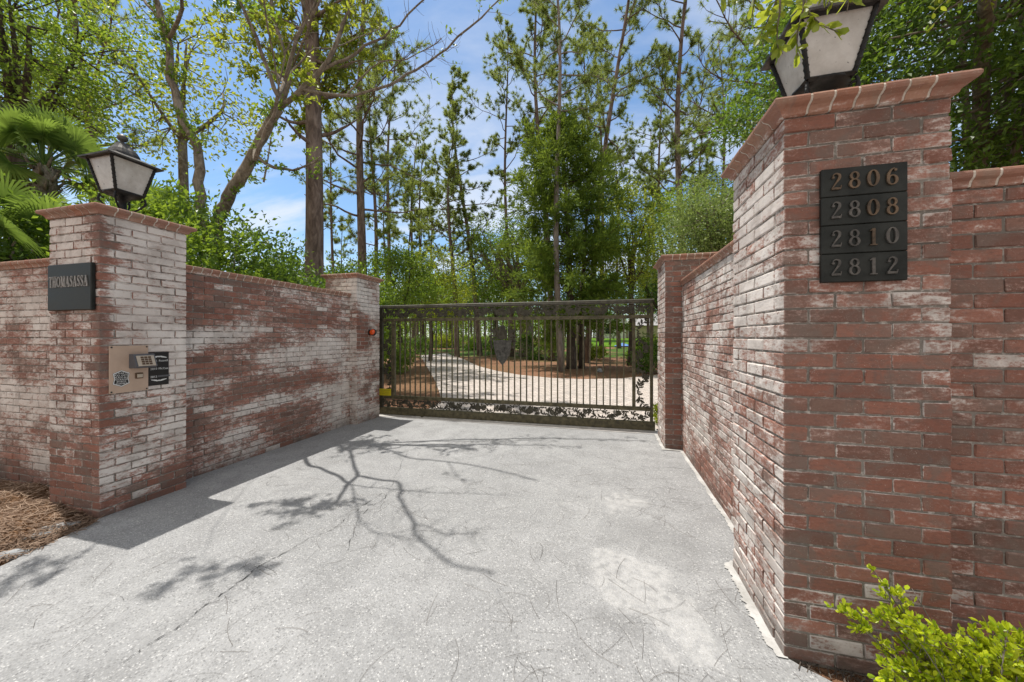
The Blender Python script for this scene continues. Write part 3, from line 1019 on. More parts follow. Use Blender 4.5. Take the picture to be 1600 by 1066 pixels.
make_lantern('black lantern with frosted panes on the whitewashed left pillar', (LNX0 + LNX1) / 2, (LNY0 + LNY1) / 2, 2.5805)
make_lantern('black lantern with frosted panes atop the right pillar, cropped by the frame', (RNX0 + RNX1) / 2, (RNY0 + RNY1) / 2, 2.5805)

# ------------------------------------------------------------------ sliding gate
GY = 6.04
gate = thing('sliding_gate', 'wide bronze iron sliding gate with leaf scrollwork and a heraldic shield', 'gate', (-1.716, GY, 0))
GX = -1.716


def gbox(g, x0, x1, z0, z1, y0=-.025, y1=.025, c=.003):
    g.cbox((x0 - GX, y0, z0), (x1 - GX, y1, z1), c)


g = MB()
gbox(g, -4.30, .70, 2.032, 2.066); g.tube([(-4.30 - GX, 0, 2.078), (.74 - GX, 0, 2.078)], .022, 10)
g.build('top_rail', M_['gate_dark'], gate)
g = MB(); gbox(g, -4.145, .68, 1.790, 1.846); g.build('middle_rail', M_['gate'], gate)
g = MB(); gbox(g, -4.145, .68, .318, .380); g.build('lower_rail', M_['gate'], gate)
g = MB(); gbox(g, -4.30, .755, .018, .150, -.04, .04, .006)
for i in range(12):
    g.lathe([(.008, 0), (.008, .005)], (-4.0 + i * .42 - GX, -.0402, .085 + .02 * (i % 2)), 8, 0, Matrix.Rotation(PI / 2, 3, 'X'))
g.build('bottom_beam', M_['gate'], gate)
for (a, b, z0, z1) in ((-4.30, -4.150, .150, 2.032), (-3.955, -3.881, .380, 1.790), (.414, .464, .380, 1.790), (.682, .727, .150, 2.032)):
    g = MB(); gbox(g, a, b, z0 + .001, z1 - .001, -.027, .027); g.build('stile', M_['gate_dark'] if a < -4.2 else M_['gate'], gate)
for i in range(39):
    x = -3.78 + i * .107
    g = MB(); gbox(g, x - .0105, x + .0105, .381, 1.789, -.0105, .0105, .002); g.build('bar', M_['gate'], gate)

LEAF = [(0, 0), (.10, .07), (.22, .12), (.30, .26), (.40, .13), (.50, .16), (.58, .30), (.68, .14), (.80, .13), (.90, .10), (1, 0)]
LEAF = LEAF + [(x, -y) for x, y in LEAF[-2:0:-1]]


def leafshape(g, p, ang, size, T, d0, d1):
    ca, sa = math.cos(ang), math.sin(ang)
    n = len(LEAF)
    top = []
    for x, y in LEAF:
        u = p[0] + size * (x * ca - y * sa); v = p[1] + size * (x * sa + y * ca)
        top.append((u, v))
    c = (p[0] + size * .5 * ca, p[1] + size * .5 * sa)
    V = [T(u, v, d0) for u, v in top] + [T(u, v, d1) for u, v in top] + [T(c[0], c[1], d0 - .002), T(c[0], c[1], d1 + .002)]
    fs = []
    for i in range(n):
        j = (i + 1) % n
        fs += [(i, j, 2 * n), (n + j, n + i, 2 * n + 1), (j, i, n + i, n + j)]
    g.addp(V, fs)


def scroll(g, length, height, T, motif=.46, leaf=.080):
    nm = max(1, round(length / motif)); w = length / nm
    for k in range(nm):
        cx = (k + .5) * w
        for sd in (-1, 1):
            pts = []
            for i in range(9):
                u = i / 8
                pts.append((cx + sd * (.015 + (w * .5 - .02) * u), height * (.10 + .62 * u ** 1.35 + .08 * math.sin(u * 7 + k))))
            g.tube([T(p[0], p[1], .0) for p in pts], .006, 5)
            for i in range(1, 9):
                q = pts[i]; dx = pts[i][0] - pts[i - 1][0]; dy = pts[i][1] - pts[i - 1][1]
                an = math.atan2(dy, dx)
                for s2 in ((1, -1), (-1,), (1,), (1, -1))[i % 4]:
                    sz = leaf * random.uniform(.75, 1.1)
                    a2 = an + s2 * random.uniform(.7, 1.15)
                    # keep the leaf inside the panel
                    tip = q[1] + sz * math.sin(a2)
                    if tip > height: sz *= max(.4, (height - q[1]) / max(1e-3, sz * math.sin(a2)))
                    if tip < 0: sz *= max(.4, q[1] / max(1e-3, -sz * math.sin(a2)))
                    leafshape(g, q, a2, sz, T, -.004 + random.uniform(-.003, .003), .004 + random.uniform(-.003, .003))
            leafshape(g, pts[-1], math.atan2(pts[-1][1] - pts[-2][1], pts[-1][0] - pts[-2][0]), leaf * .6, T, -.004, .004)
        for s2 in (.6, 1.57, 2.54):
            leafshape(g, (cx, height * .10), s2, leaf * .7, T, -.006, .003)


g = MB(); scroll(g, 4.82, .160, lambda u, v, d: (-4.145 + u - GX, d, .152 + v)); scroll(g, 4.6, .160, lambda u, v, d: (-4.04 + u - GX, d + .010, .316 - v), leaf=.058); g.build('scroll_panel', M_['gate_dark'], gate)
g = MB(); scroll(g, 4.82, .180, lambda u, v, d: (-4.145 + u - GX, d, 2.030 - v), leaf=.098, motif=.40); scroll(g, 4.6, .18, lambda u, v, d: (-4.04 + u - GX, d + .010, 1.848 + v), leaf=.052, motif=.52); g.build('scroll_panel', M_['gate_dark'], gate)
g = MB(); scroll(g, 1.40, .19, lambda u, v, d: (-3.957 - v - GX, d, .382 + u), leaf=.085, motif=.44); g.build('scroll_panel', M_['gate_dark'], gate)
g = MB(); scroll(g, 1.40, .21, lambda u, v, d: (.467 + v - GX, d, .382 + u), leaf=.085, motif=.44); g.build('scroll_panel', M_['gate_dark'], gate)

# shield with helmet crest, fixed to the bars
SX = -1.744 - GX
emb = bpy.data.objects.new('coat_of_arms', None); COL.objects.link(emb); emb.parent = gate; emb.location = (SX, -.03, 1.0)
half = [(0, 0), (.05, .055), (.10, .135), (.137, .225), (.155, .33), (.165, .42), (.172, .445), (.12, .430), (.06, .440), (0, .450)]
poly = half + [(-x, z) for x, z in half[-2:0:-1]]
g = MB(); g.prism(poly, (0, 0, 0), (1, 0, 0), (0, 0, 1), (0, -1, 0), .016)
sh = g.build('shield', M_['shield'], emb)
g = MB()
g.prism([(p[0] * .86, p[1] * .86 + .035) for p in poly], (0, -.016, 0), (1, 0, 0), (0, 0, 1), (0, -1, 0), .004)
for pts in ([(-.07, .33), (-.03, .36), (.02, .33), (.04, .28), (.0, .24), (-.04, .22), (-.05, .17)], [(.04, .28), (.08, .30), (.09, .25)], [(0, .24), (.05, .20), (.04, .13), (.0, .10)], [(-.04, .22), (-.08, .26), (-.10, .22)]):
    P, w = smoothpts(pts, np.linspace(.03, .015, len(pts)), 14)
    stroke(g, P, w, lambda u, v, z: (u, -.020 - z, v), .008)
g.build('relief', M_['shield'], sh)
g = MB()
hel = [(-.075, .455), (-.085, .52), (-.082, .58), (-.055, .635), (-.01, .655), (.04, .645), (.078, .60), (.088, .54), (.075, .455)]
g.prism(hel, (0, 0, 0), (1, 0, 0), (0, 0, 1), (0, -1, 0), .022)
g.prism([(p[0] * .7, .548 + (p[1] - .548) * .7) for p in hel], (0, -.022, 0), (1, 0, 0), (0, 0, 1), (0, -1, 0), .010)
for z in (.535, .555, .575):
    g.box((.012, -.034, z), (.045, .003, .004))
for a in range(7):
    th = .5 + a * .36
    leafshape(g, (.0, .63), th, .075, lambda u, v, d: (u, -.008 + d, v), -.004, .004)
g.build('helmet', M_['gate_dark'], emb)
for sd in (-1, 1):
    g = MB()
    for i, (u, v, an, s_) in enumerate([(.10, .50, .3, .10), (.11, .54, .8, .12), (.10, .57, 1.2, .09), (.17, .52, -.3, .09), (.19, .48, -.9, .10), (.20, .42, -1.3, .09), (.18, .57, .9, .09), (.19, .36, -1.5, .08), (.12, .47, -.2, .08)]):
        leafshape(g, (sd * u, v), an if sd > 0 else PI - an, s_, lambda a, b, d: (a, -.004 + d, b), -.004 + i * .0007, .004 + i * .0007)
    g.build('mantling', M_['gate_dark'], emb)

t = thing('warning_sign', 'small yellow sign fixed at the bottom left corner of the gate', 'sign', (-4.08, GY - .034, .375))
g = MB(); g.cbox((-.128, -.004, 0), (.128, 0, .13), .001); g.build('plate', M_['yellow'], t)
g = MB()
for i, (a, b) in enumerate(((-.10, .10), (-.09, .085), (-.07, .075))):
    g.box(((a + b) / 2, -.0045, .100 - i * .034), ((b - a) / 2, .0008, .0022))
g.build('faded_border', M_['gate'], t)
t = thing('gate_roller', 'small dark roller bracket under the bottom beam of the gate', 'roller', (.0, 0, 0))
t.location = (-3.28, GY - .055, .0)
g = MB(); g.box((0, .006, .055), (.035, .006, .035)); g.lathe([(.028, -.012), (.028, .012)], (0, -.012, .036), 14, 0, Matrix.Rotation(PI / 2, 3, 'X')); g.build('bracket', M_['gate'], t)
t = thing('gate_track', 'pale steel ground track running under the gate', 'track', (-1.716, GY - .055, 0))
g = MB(); g.cbox((-2.6, -.020, .009), (2.495, .020, .0195), .003); g.build('rail', M_['steel'], t)
# ------------------------------------------------------------------ ground, drive, paving


def inpoly(x, y, poly):
    c = False; n = len(poly)
    for i in range(n):
        x1, y1 = poly[i][0], poly[i][1]; x2, y2 = poly[i - 1][0], poly[i - 1][1]
        if (y1 > y) != (y2 > y) and x < (x2 - x1) * (y - y1) / (y2 - y1) + x1:
            c = not c
    return c


def polydist(x, y, poly):
    d = 1e9
    for i in range(len(poly)):
        ax, ay = poly[i][0], poly[i][1]; bx, by = poly[i - 1][0], poly[i - 1][1]
        vx, vy = bx - ax, by - ay
        t = clampf(((x - ax) * vx + (y - ay) * vy) / (vx * vx + vy * vy + 1e-12))
        d = min(d, math.hypot(x - ax - t * vx, y - ay - t * vy))
    return d if inpoly(x, y, poly) else -d


xs = sorted(set([-1500, -700, -350, -200, -130, 1500, 700, 350, 200, 130] + [round(v, 3) for v in np.arange(-90, 91, 2.5)] + [round(v, 3) for v in np.arange(-8, 8.1, .5)]))
ys = sorted(set([-1000, -400, -150, -60, -30, 1500, 700, 350, 200] + [round(v, 3) for v in np.arange(-10, 130, 2.5)] + [round(v, 3) for v in np.arange(0, 12.1, .5)]))
V = [(x, y, terrain(x, y) - (.014 if y < 25 else 0)) for y in ys for x in xs]
nx = len(xs)
Fq = [(j * nx + i, j * nx + i + 1, (j + 1) * nx + i + 1, (j + 1) * nx + i) for j in range(len(ys) - 1) for i in range(nx - 1)]
struct(MB().add(V, Fq).build('ground', M_['ground'], smooth=True))


def lerp_tab(tab, v):
    return float(np.interp(v, [a for a, _ in tab], [b for _, b in tab]))


XLT = [(-6, -9.), (-2.5, -5.5), (-.5, -4.3), (.6, -3.95), (1.4, -3.80), (1.93, -3.97), (1.98, -4.02), (2.62, -4.03), (2.63, -4.25), (6.1, -4.25)]
XRT = [(-6, 6.), (-1, 3.6), (.6, 2.2), (1.3, 1.5), (1.72, 1.12), (1.86, .92), (1.92, .82), (1.93, .81), (2.60, .81), (2.61, .99), (6.1, .99)]
cp = lambda L: [tuple(gp(840 + x / 3.27, 740 + y / 3.27))[:2] for x, y in L]
PATCH = [cp([(285, 376), (400, 386), (510, 440), (660, 482), (690, 540), (655, 600), (700, 612), (790, 640), (860, 760), (930, 900), (960, 1010), (820, 1000), (700, 860), (560, 750), (430, 720), (330, 640), (268, 560), (270, 430)]),
         cp([(380, 92), (470, 112), (570, 140), (560, 172), (470, 180), (415, 200), (385, 130)]), cp([(325, 118), (372, 125), (410, 190), (380, 215), (350, 170)]),
         cp([(530, 850), (640, 860), (760, 960), (700, 1000)]), cp([(760, 800), (900, 840), (980, 960), (860, 900)])]
DARKP = [cp([(420, 210), (640, 250), (900, 400), (800, 540), (690, 520), (660, 470), (520, 420), (400, 370), (290, 360), (300, 250)]),
         cp([(960, 640), (1010, 650), (1100, 760), (1170, 900), (1160, 940), (1070, 860), (1000, 740)]),
         cp([(230, 690), (330, 650), (430, 730), (560, 760), (660, 960), (560, 900), (380, 850)])]
rows = np.concatenate([np.linspace(-6, .2, 30), np.linspace(.25, 3.2, 200), np.linspace(3.22, 6.1, 100)])
nc = 200
V = []; C4 = []
for y in rows:
    a, b = lerp_tab(XLT, y), lerp_tab(XRT, y)
    for i in range(nc):
        t = i / (nc - 1); x = a + (b - a) * t
        if 0 < t < 1: ex = 0
        else: ex = .018 * mnoise.noise((y * 6, t * 9, 1.)) if y < 1.9 else 0
        p = q = 0.
        if -.5 < x < 1.2 and .8 < y < 4.5:
            wx = x + .03 * mnoise.noise((x * 9, y * 9, 0.)) + .012 * mnoise.noise((x * 40, y * 40, 2.)); wy = y + .03 * mnoise.noise((x * 9, y * 9, 5.)) + .012 * mnoise.noise((x * 40, y * 40, 7.))
            p = max(sstep(-.012, .03, polydist(wx, wy, P)) for P in PATCH)
            q = max(sstep(-.03, .07, polydist(wx, wy, P)) * (.75 if k != 1 else 1.3) for k, P in enumerate(DARKP))
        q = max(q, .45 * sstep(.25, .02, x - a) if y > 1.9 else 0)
        V.append((x + ex, y, .004 + .0025 * mnoise.noise((x * 1.5, y * 1.5, 4.)))); C4.append((p, clampf(q), 0, 1))
Fq = [(j * nc + i, j * nc + i + 1, (j + 1) * nc + i + 1, (j + 1) * nc + i) for j in range(len(rows) - 1) for i in range(nc - 1)]
struct(MB().add(V, Fq, 0, np.array(C4)).build('driveway', M_['asphalt'], smooth=True, attr='bk'))


def edge_strip(name, pts_in, pts_out, z, mat):
    n = len(pts_in)
    V = [(p[0], p[1], z) for p in pts_in] + [(p[0], p[1], z) for p in pts_out]
    Fq = [(i, i + 1, n + i + 1, n + i) for i in range(n - 1)]
    return struct(MB().add(V, Fq).build(name, mat))


pi_, po_ = [], []
for i in range(261):
    y = 1.915 + (2.66 - 1.915) * i / 260
    w = .050 + .03 * mnoise.noise((y * 7, 1., 1.)) + .022 * mnoise.noise((y * 34, 1., 2.)) + .014 * mnoise.noise((y * 120, 3., 2.))
    w *= sstep(2.66, 2.60, y) * (1 if y > 1.99 else .55 + .45 * sstep(1.915, 1.99, y)); pi_.append((.815, y)); po_.append((.80 - max(w, -.01), y))
edge_strip('sealant_strip', pi_, po_, .0105, M_['white_seal'])
pi_, po_ = [], []
for i in range(401):
    y = 2.75 + (5.16 - 2.75) * i / 400
    w = .040 + .022 * mnoise.noise((y * 5, 4., 1.)) + .012 * mnoise.noise((y * 30, 4., 2.))
    w *= sstep(2.74, 2.95, y); pi_.append((.99, y)); po_.append((.977 - max(w, 0), y))
edge_strip('sealant_strip', pi_, po_, .0105, M_['white_seal'])
pi_, po_ = [], []
for i in range(121):
    y = 5.05 + (5.86 - 5.05) * i / 120
    w = .045 + .02 * mnoise.noise((y * 9, 6., 1.)) + .012 * mnoise.noise((y * 40, 4., 2.))
    pi_.append((.98 if y < 5.12 else .78, y)); po_.append((.765 - max(w, 0), y))
edge_strip('sealant_strip', pi_, po_, .0110, M_['white_seal'])
# pale concrete footing strip in front of the gate
struct(MB().add([(-4.2, 5.86, .0095), (.79, 5.83, .0095), (.79, 6.16, .0095), (-4.2, 6.16, .0095)], [(0, 1, 2, 3)]).build('gate_footing', M_['apron']))

# long cracks in the asphalt: thin ragged ribbons
for ci, pts in enumerate(([(425, 1062), (520, 985), (640, 905), (755, 850), (860, 775)], [(545, 860), (560, 810), (600, 780), (640, 700)], [(930, 712), (1000, 730), (1110, 735)])):
    if ci == 0: pts = [(190, 1040), (270, 990), (350, 930), (415, 880), (470, 850), (520, 830), (560, 795), (600, 770)]
    W = [gp(*p) for p in pts]; P = []
    for i in range(len(W) - 1):
        for k in range(14):
            q = W[i].lerp(W[i + 1], k / 14)
            P.append((q.x + .035 * mnoise.noise((q.x * 5, q.y * 5, ci)) + .014 * mnoise.noise((q.x * 30, q.y * 30, ci)) + random.gauss(0, .004), q.y + .03 * mnoise.noise((q.x * 9, q.y * 9, 3 + ci)) + random.gauss(0, .004)))
    P = np.array(P); G = np.gradient(P, axis=0); G /= np.linalg.norm(G, axis=1)[:, None]; N = np.stack([-G[:, 1], G[:, 0]], 1)
    w = np.abs(RNG.normal(.0012, .0014, len(P)))[:, None] * (1 if ci == 0 else .7)
    n = len(P); zz = np.full((n, 1), .0088)
    V = np.vstack([np.hstack([P + N * w, zz]), np.hstack([P - N * w, zz])])
    struct(MB().add(V, [(i, n + i, n + i + 1, i + 1) for i in range(n - 1)]).build('pavement_crack', M_['crackm']))

# paved drive beyond the gate
gpt = lambda px, py: tuple(gp(px, py))[:2]
LE = [(-3.45, 6.17), gpt(690, 628), gpt(686, 612), gpt(679, 594), gpt(669, 577), gpt(662, 565), gpt(655, 556)]
RE = [gpt(698, 553), gpt(722, 561), gpt(748, 573), gpt(775, 580), gpt(810, 586), gpt(860, 591), gpt(910, 593), gpt(970, 592), gpt(1030, 586), gpt(1110, 579), (15, 24), (22, 22), (10, 14), (4, 8.6), (1.8, 6.6), (.80, 6.17)]
pv = LE + RE
vv = []
for i in range(len(pv)):
    a, b = pv[i], pv[(i + 1) % len(pv)]
    for k in range(6):
        vv.append((a[0] + (b[0] - a[0]) * k / 6, a[1] + (b[1] - a[1]) * k / 6))
import bmesh
bm = bmesh.new()
f = bm.faces.new([bm.verts.new((x, y, .012 + terrain(x, y))) for x, y in vv])
bmesh.ops.triangulate(bm, faces=[f])
bmesh.ops.recalc_face_normals(bm, faces=bm.faces)
if sum(fc.normal.z for fc in bm.faces) < 0:
    bmesh.ops.reverse_faces(bm, faces=bm.faces)
me = bpy.data.meshes.new('paved_drive'); bm.to_mesh(me); bm.free(); me.materials.append(M_['paver'])
o = bpy.data.objects.new('paved_drive', me); COL.objects.link(o); struct(o)

# lawn in front of the far house
LW = [gpt(905, 552), gpt(1060, 552)]
x0, y0 = col(915, 44); x1, y1 = col(1075, 40)
V = []
n = 16
for j in range(n):
    for i in range(n):
        px = 918 + i / (n - 1) * 150; D = 38 + j / (n - 1) * 24
        x, y = col(px, D); V.append((x, y, terrain(x, y) + .05 + .02 * random.random()))
struct(MB().add(V, [(j * n + i, j * n + i + 1, (j + 1) * n + i + 1, (j + 1) * n + i) for j in range(n - 1) for i in range(n - 1)]).build('lawn', M_['grass'], smooth=True))


# ------------------------------------------------------------------ foliage helpers
def unit(v):
    return v / (np.linalg.norm(v, axis=-1, keepdims=True) + 1e-9)


def rvec(n):
    return unit(RNG.normal(size=(n, 3)))


def leaves(mb, C, D, L, W, mi=0, hexa=False, fold=.25):
    """N leaves: base C, direction D, length L, width W"""
    n = len(C)
    if n == 0: return
    L = np.broadcast_to(L, (n,))[:, None]; W = np.broadcast_to(W, (n,))[:, None]
    S = unit(np.cross(D, rvec(n))); U = np.cross(S, D)
    k = np.arange(n)[:, None]
    if hexa:
        V = np.stack([C, C + D * L * .35 + S * W * .42 + U * W * fold * .6, C + D * L * .75 + S * W * .5 + U * W * fold * .6, C + D * L, C + D * L * .75 - S * W * .5 + U * W * fold * .6, C + D * L * .35 - S * W * .42 + U * W * fold * .6], 1).reshape(-1, 3)
        mb.add(V, np.vstack([k * 6 + np.array([[0, 1, 2, 3]]), k * 6 + np.array([[0, 3, 4, 5]])]), mi)
    else:
        V = np.stack([C, C + D * L * .5 + S * W * .5 + U * W * fold, C + D * L, C + D * L * .5 - S * W * .5 + U * W * fold], 1).reshape(-1, 3)
        mb.add(V, k * 4 + np.array([[0, 1, 2, 3]]), mi)


def needles(mb, P, AX, n, L, w, mi=0, spread=.85):
    """tufts: P tips, AX axes"""
    m = len(P)
    if m == 0: return
    P = np.repeat(P, n, 0); AX = np.repeat(AX, n, 0)
    D = unit(AX * .55 + rvec(m * n) * spread + np.array([0, 0, -.06]))
    B = P - AX * RNG.random((m * n, 1)) * L * .5
    l = (L * (.7 + .5 * RNG.random(m * n)))[:, None]
    S = unit(np.cross(D, rvec(m * n)))
    V = np.stack([B - S * w / 2, B + S * w / 2, B + D * l], 1).reshape(-1, 3)
    mb.add(V, np.arange(m * n)[:, None] * 3 + np.array([[0, 1, 2]]), mi)


def bend(p0, d0, L, n, up=.0, wob=.12, droop=0.):
    """a wandering limb path"""
    P = [np.array(p0, float)]; d = np.array(d0, float); d /= np.linalg.norm(d)
    for i in range(n):
        d = d + RNG.normal(0, wob, 3) + np.array([0, 0, up - droop * (i / n)])
        d /= np.linalg.norm(d)
        P.append(P[-1] + d * L / n)
    return np.array(P)


def build_tree(root, trunk_mb, crown_mb, bark, leafmat, crown_extra=None):
    loc = np.array(root.location)
    for mb in (trunk_mb, crown_mb):
        if mb is None: continue
        mb.V = [v - loc for v in mb.V]
    trunk_mb.build('trunk', bark, root, smooth=True)
    if crown_mb is not None and crown_mb.n:
        crown_mb.build('crown', leafmat if isinstance(leafmat, list) else [leafmat], root)


def pine(label, px, D, H, r0, h0=.45, lean=(0, 0), spread=2.6, nb=26, nn=12, group=None, bark='pine_bark', name='pine_tree', bw=None, nl=.24, path=None, fol=1., dead=0):
    x, y = col(px, D) if not isinstance(px, tuple) else px
    z = terrain(x, y)
    t = thing(name, label, 'tree', (x, y, z), group)
    g = MB(); c = MB()
    w = bw if bw else max(.012, .0014 * D); nn = int(nn * 1.7); nb = int(nb * 1.15)
    k = 14
    ph = RNG.random() * 6
    tr = []
    for i in range(k + 1):
        u = i / k
        tr.append(np.array([x + lean[0] * u + .34 * math.sin(ph + u * 6) * u ** .8 * H / 20, y + lean[1] * u + .26 * math.cos(ph * 2 + u * 5) * u ** .8 * H / 20, z - .1 + H * u]))
    if path is not None:
        tr = [np.array(p, float) for p in smoothpts3(path, k + 1)]
    tr = np.array(tr)
    rr = [r0 * (1.18 if i == 0 else 1) * (1 - .82 * (i / k) ** 1.15) for i in range(k + 1)]
    g.tube(tr, rr, 9)
    tips = []; axs = []
    az = RNG.random() * 6
    for b in range(nb):
        f = h0 + (1 - h0) * ((b + .5 * RNG.random()) / nb)
        q = f * k; i = min(int(q), k - 1); p = tr[i] + (tr[i + 1] - tr[i]) * (q - i)
        az += 2.4 + RNG.normal(0, .4)
        v = (f - h0) / (1 - h0)
        L = spread * (.62 + .38 * math.sin(PI * min(1, .15 + v * .75))) * (1 - .45 * v ** 4) * (RNG.uniform(.35, .95) if RNG.random() < .7 else RNG.uniform(1.0, 1.5))
        el = RNG.uniform(-.1, .4) + .75 * v * v
        d = np.array([math.cos(az) * math.cos(el), math.sin(az) * math.cos(el), math.sin(el)])
        br = bend(p, d, L, 7, .07, .19)
        rb = max(.012, r0 * .26 * (1 - .5 * v))
        g.tube(br, np.linspace(rb, rb * .25, 8), 5)
        if b < dead: continue
        ns = 5 + int(L * 3.2)
        for s_ in range(ns):
            u = RNG.uniform(.3, 1.0); q2 = u * 7; i2 = min(int(q2), 6)
            p2 = br[i2] + (br[i2 + 1] - br[i2]) * (q2 - i2)
            dd = unit(br[i2 + 1] - br[i2]); d2 = unit(dd * .7 + rvec(1)[0] * .8 + np.array([0, 0, .25]))
            sl = L * RNG.uniform(.16, .34)
            sb = bend(p2, d2, sl, 3, .06, .15)
            g.tube(sb, np.linspace(rb * .35, rb * .15, 4), 3, cap=False)
            for e in range(2 + int(2 * fol)):
                q3 = RNG.uniform(1.4, 3.) if e else 3.
                i3 = min(int(q3), 2); tips.append(sb[i3] + (sb[i3 + 1] - sb[i3]) * (q3 - i3)); axs.append(unit(sb[i3 + 1] - sb[i3] + rvec(1)[0] * .02))
        tips.append(br[-1]); axs.append(unit(br[-1] - br[-2]))
    keep = RNG.random(len(tips)) < .82 * fol
    tips = [p for p, k_ in zip(tips, keep) if k_]; axs = [p for p, k_ in zip(axs, keep) if k_]
    needles(c, np.array(tips), np.array(axs), nn, nl, w)
    build_tree(t, g, c, M_[bark], M_['needle'])
    return t


def smoothpts3(pts, n):
    P = np.array([tuple(p) for p in pts], float); m = len(P); out = []
    for u in np.linspace(0, m - 1, n):
        i = min(int(u), m - 2); f = u - i
        p0, p1, p2, p3 = P[max(i - 1, 0)], P[i], P[i + 1], P[min(i + 2, m - 1)]
        out.append(.5 * ((2 * p1) + (-p0 + p2) * f + (2 * p0 - 5 * p1 + 4 * p2 - p3) * f * f + (-p0 + 3 * p1 - 3 * p2 + p3) * f ** 3))
    return np.array(out)


def broad(label, x, y, H, r0, cz, rad, nclump, nleaf, ls, leaf='leaf_mid', bark='grey_bark', group=None, name='broadleaf_tree', cr=None, cat='tree', lean=(0, 0), inner=.25, base=None, up=.15, cl_flat=.7):
    """tree or shrub: limbs run to leaf clumps scattered through an ellipsoid"""
    z = terrain(x, y) if base is None else base
    t = thing(name, label, cat, (x, y, z), group)
    g = MB(); c = MB()
    ctr = np.array([x + lean[0], y + lean[1], z + cz])
    rad = np.array(rad, float)
    cr = cr or .30 * float(np.mean(rad)); nclump = int(nclump * 1.25); nleaf = int(nleaf * 2.2); ls = ls * 1.12
    fork = np.array([x + lean[0] * .35, y + lean[1] * .35, z + max(.1, (cz - rad[2] * .75))])
    if r0 > 0:
        tk = smoothpts3([(x, y, z - .1), (x + lean[0] * .1 + .1, y, z + (fork[2] - z) * .5), fork], 7)
        g.tube(tk, np.linspace(r0 * 1.2, r0 * .8, 7), 8)
    nl_ = max(4, nclump // 9)
    heads = []
    for i in range(nl_):
        d = rvec(1)[0]; d[2] = abs(d[2]) * .8 + .1
        e = ctr + d * rad * .55 * (1, 1, 1)
        mid = (fork + e) / 2 + RNG.normal(0, .08, 3) * rad
        P = smoothpts3([fork, mid, e], 7)
        if r0 > 0: g.tube(P, np.linspace(r0 * .5, r0 * .16, 7), 6)
        heads.append(P)
    allp = np.vstack([p[2:] for p in heads])
    for k in range(nclump):
        d = rvec(1)[0]; rr = (inner + (1 - inner) * RNG.random() ** .45)
        p = ctr + d * rad * rr * (1 + .5 * mnoise.noise(tuple(d * 2.3 + x)))
        if p[2] < z + .05: p[2] = z + .05 + .2 * RNG.random()
        j = np.argmin(((allp - p) ** 2).sum(1))
        if r0 > 0:
            q = allp[j]; m = (q + p) / 2 + RNG.normal(0, .06, 3)
            g.tube(np.array([q, m, p]), [r0 * .14, r0 * .09, r0 * .05], 4, cap=False)
        n = int(nleaf * RNG.uniform(.5, 1.4))
        sc = cr * RNG.uniform(.6, 1.25)
        Cc = p + RNG.normal(0, 1, (n, 3)) * sc * np.array([.6, .6, .6 * cl_flat])
        D = unit(rvec(n) + unit(Cc - p) * .7 + np.array([0, 0, up]))
        leaves(c, Cc, D, ls * RNG.uniform(.7, 1.3, n), ls * .5 * RNG.uniform(.8, 1.2, n))
    build_tree(t, g, c, M_[bark], M_[leaf])
    return t


def copy_tree(o, loc, rz, sc, label, group):
    r = o.copy(); COL.objects.link(r)
    r.location = loc; r.rotation_euler = (0, 0, rz); r.scale = (sc, sc, sc); r['label'] = label
    if group: r['group'] = group
    elif 'group' in r: del r['group']
    for ch in o.children:
        c = ch.copy(); COL.objects.link(c); c.parent = r
    return r
# ------------------------------------------------------------------ trees, each where it stands
pine('massive furrowed pine trunk rising just behind the left brick wall', 486, 10.3, 23, .27, .30, (.2, .3), 2.6, 34, 11, nl=.24, dead=6)
pine('tall pine with spreading limbs behind the pale gate pillar', 567, 16, 21, .22, .33, (-.1, 0), 3.6, 36, 12, nl=.24, dead=4)
pine('slim pine close beside the tall pine behind the pale gate pillar', 581, 18, 15, .13, .40, (.1, .2), 1.9, 18, 12)
pine('thin bare-stemmed pine between the massive trunk and the tall spreading pine', 527, 21, 15, .11, .5, (-1.0, .4), 1.6, 14, 10)
pine('pine with drooping needle tufts behind the lantern of the keypad pillar', 148, 17, 23, .24, .36, (-1.2, 0), 4.0, 34, 13, nl=.26)
pine('slender pine with a high rounded crown, left of two leaning pines beyond the gate', 714, 27, 16, .20, .45, (-.7, 0), 3.2, 26, 12, nl=.24)
pine('leaning pine with sparse limbs, crossing behind the rail left of the shield', 750, 28, 23, .21, .42, (-2.6, .5), 3.2, 30, 12, nl=.26)
pine('pale straight trunked pine on the straw island in front of the cedar', 877, 15.8, 21, .15, .55, (-.5, .3), 2.4, 26, 12, bark='pale_bark')
pine('dark pine leaning right above the cedar toward the top of the photo', 915, 21, 26, .20, .42, (2.6, 0), 3.2, 30, 12, nl=.26)
pine('straight tall pine just left of the reddish gate pillar', 1066, 21, 27, .24, .30, (.1, .2), 3.3, 38, 12, nl=.26)
pine('thin pine with an airy round crown behind the reddish gate pillar', 1088, 27, 17, .14, .5, (.5, 0), 2.8, 24, 11)
pine('many-limbed pine towering over the cedar near the top centre', 862, 23, 27, .22, .48, (-1.2, .4), 3.6, 34, 12, nl=.26)
pine('pine behind the right lantern with needle sprays near the sky', 1192, 13, 19, .20, .42, (.3, 0), 3.2, 32, 13, nl=.22)
pine('short thin pine left of the slender high-crowned pine', 652, 30, 12, .12, .42, (.3, 0), 2.2, 20, 11)
pine('young pine right of the cedar with branches low on the stem', 1012, 29, 14, .13, .40, (.2, 0), 2.6, 22, 11)
g_far = 'thin pines in the wood beyond the gate'
lab = 'thin dark pine stem among the crowded trunks of the far wood'
pA = pine(lab, 634, 34, 17, .14, .60, (.4, 0), 2.2, 16, 8, group=g_far, bark='dark_bark')
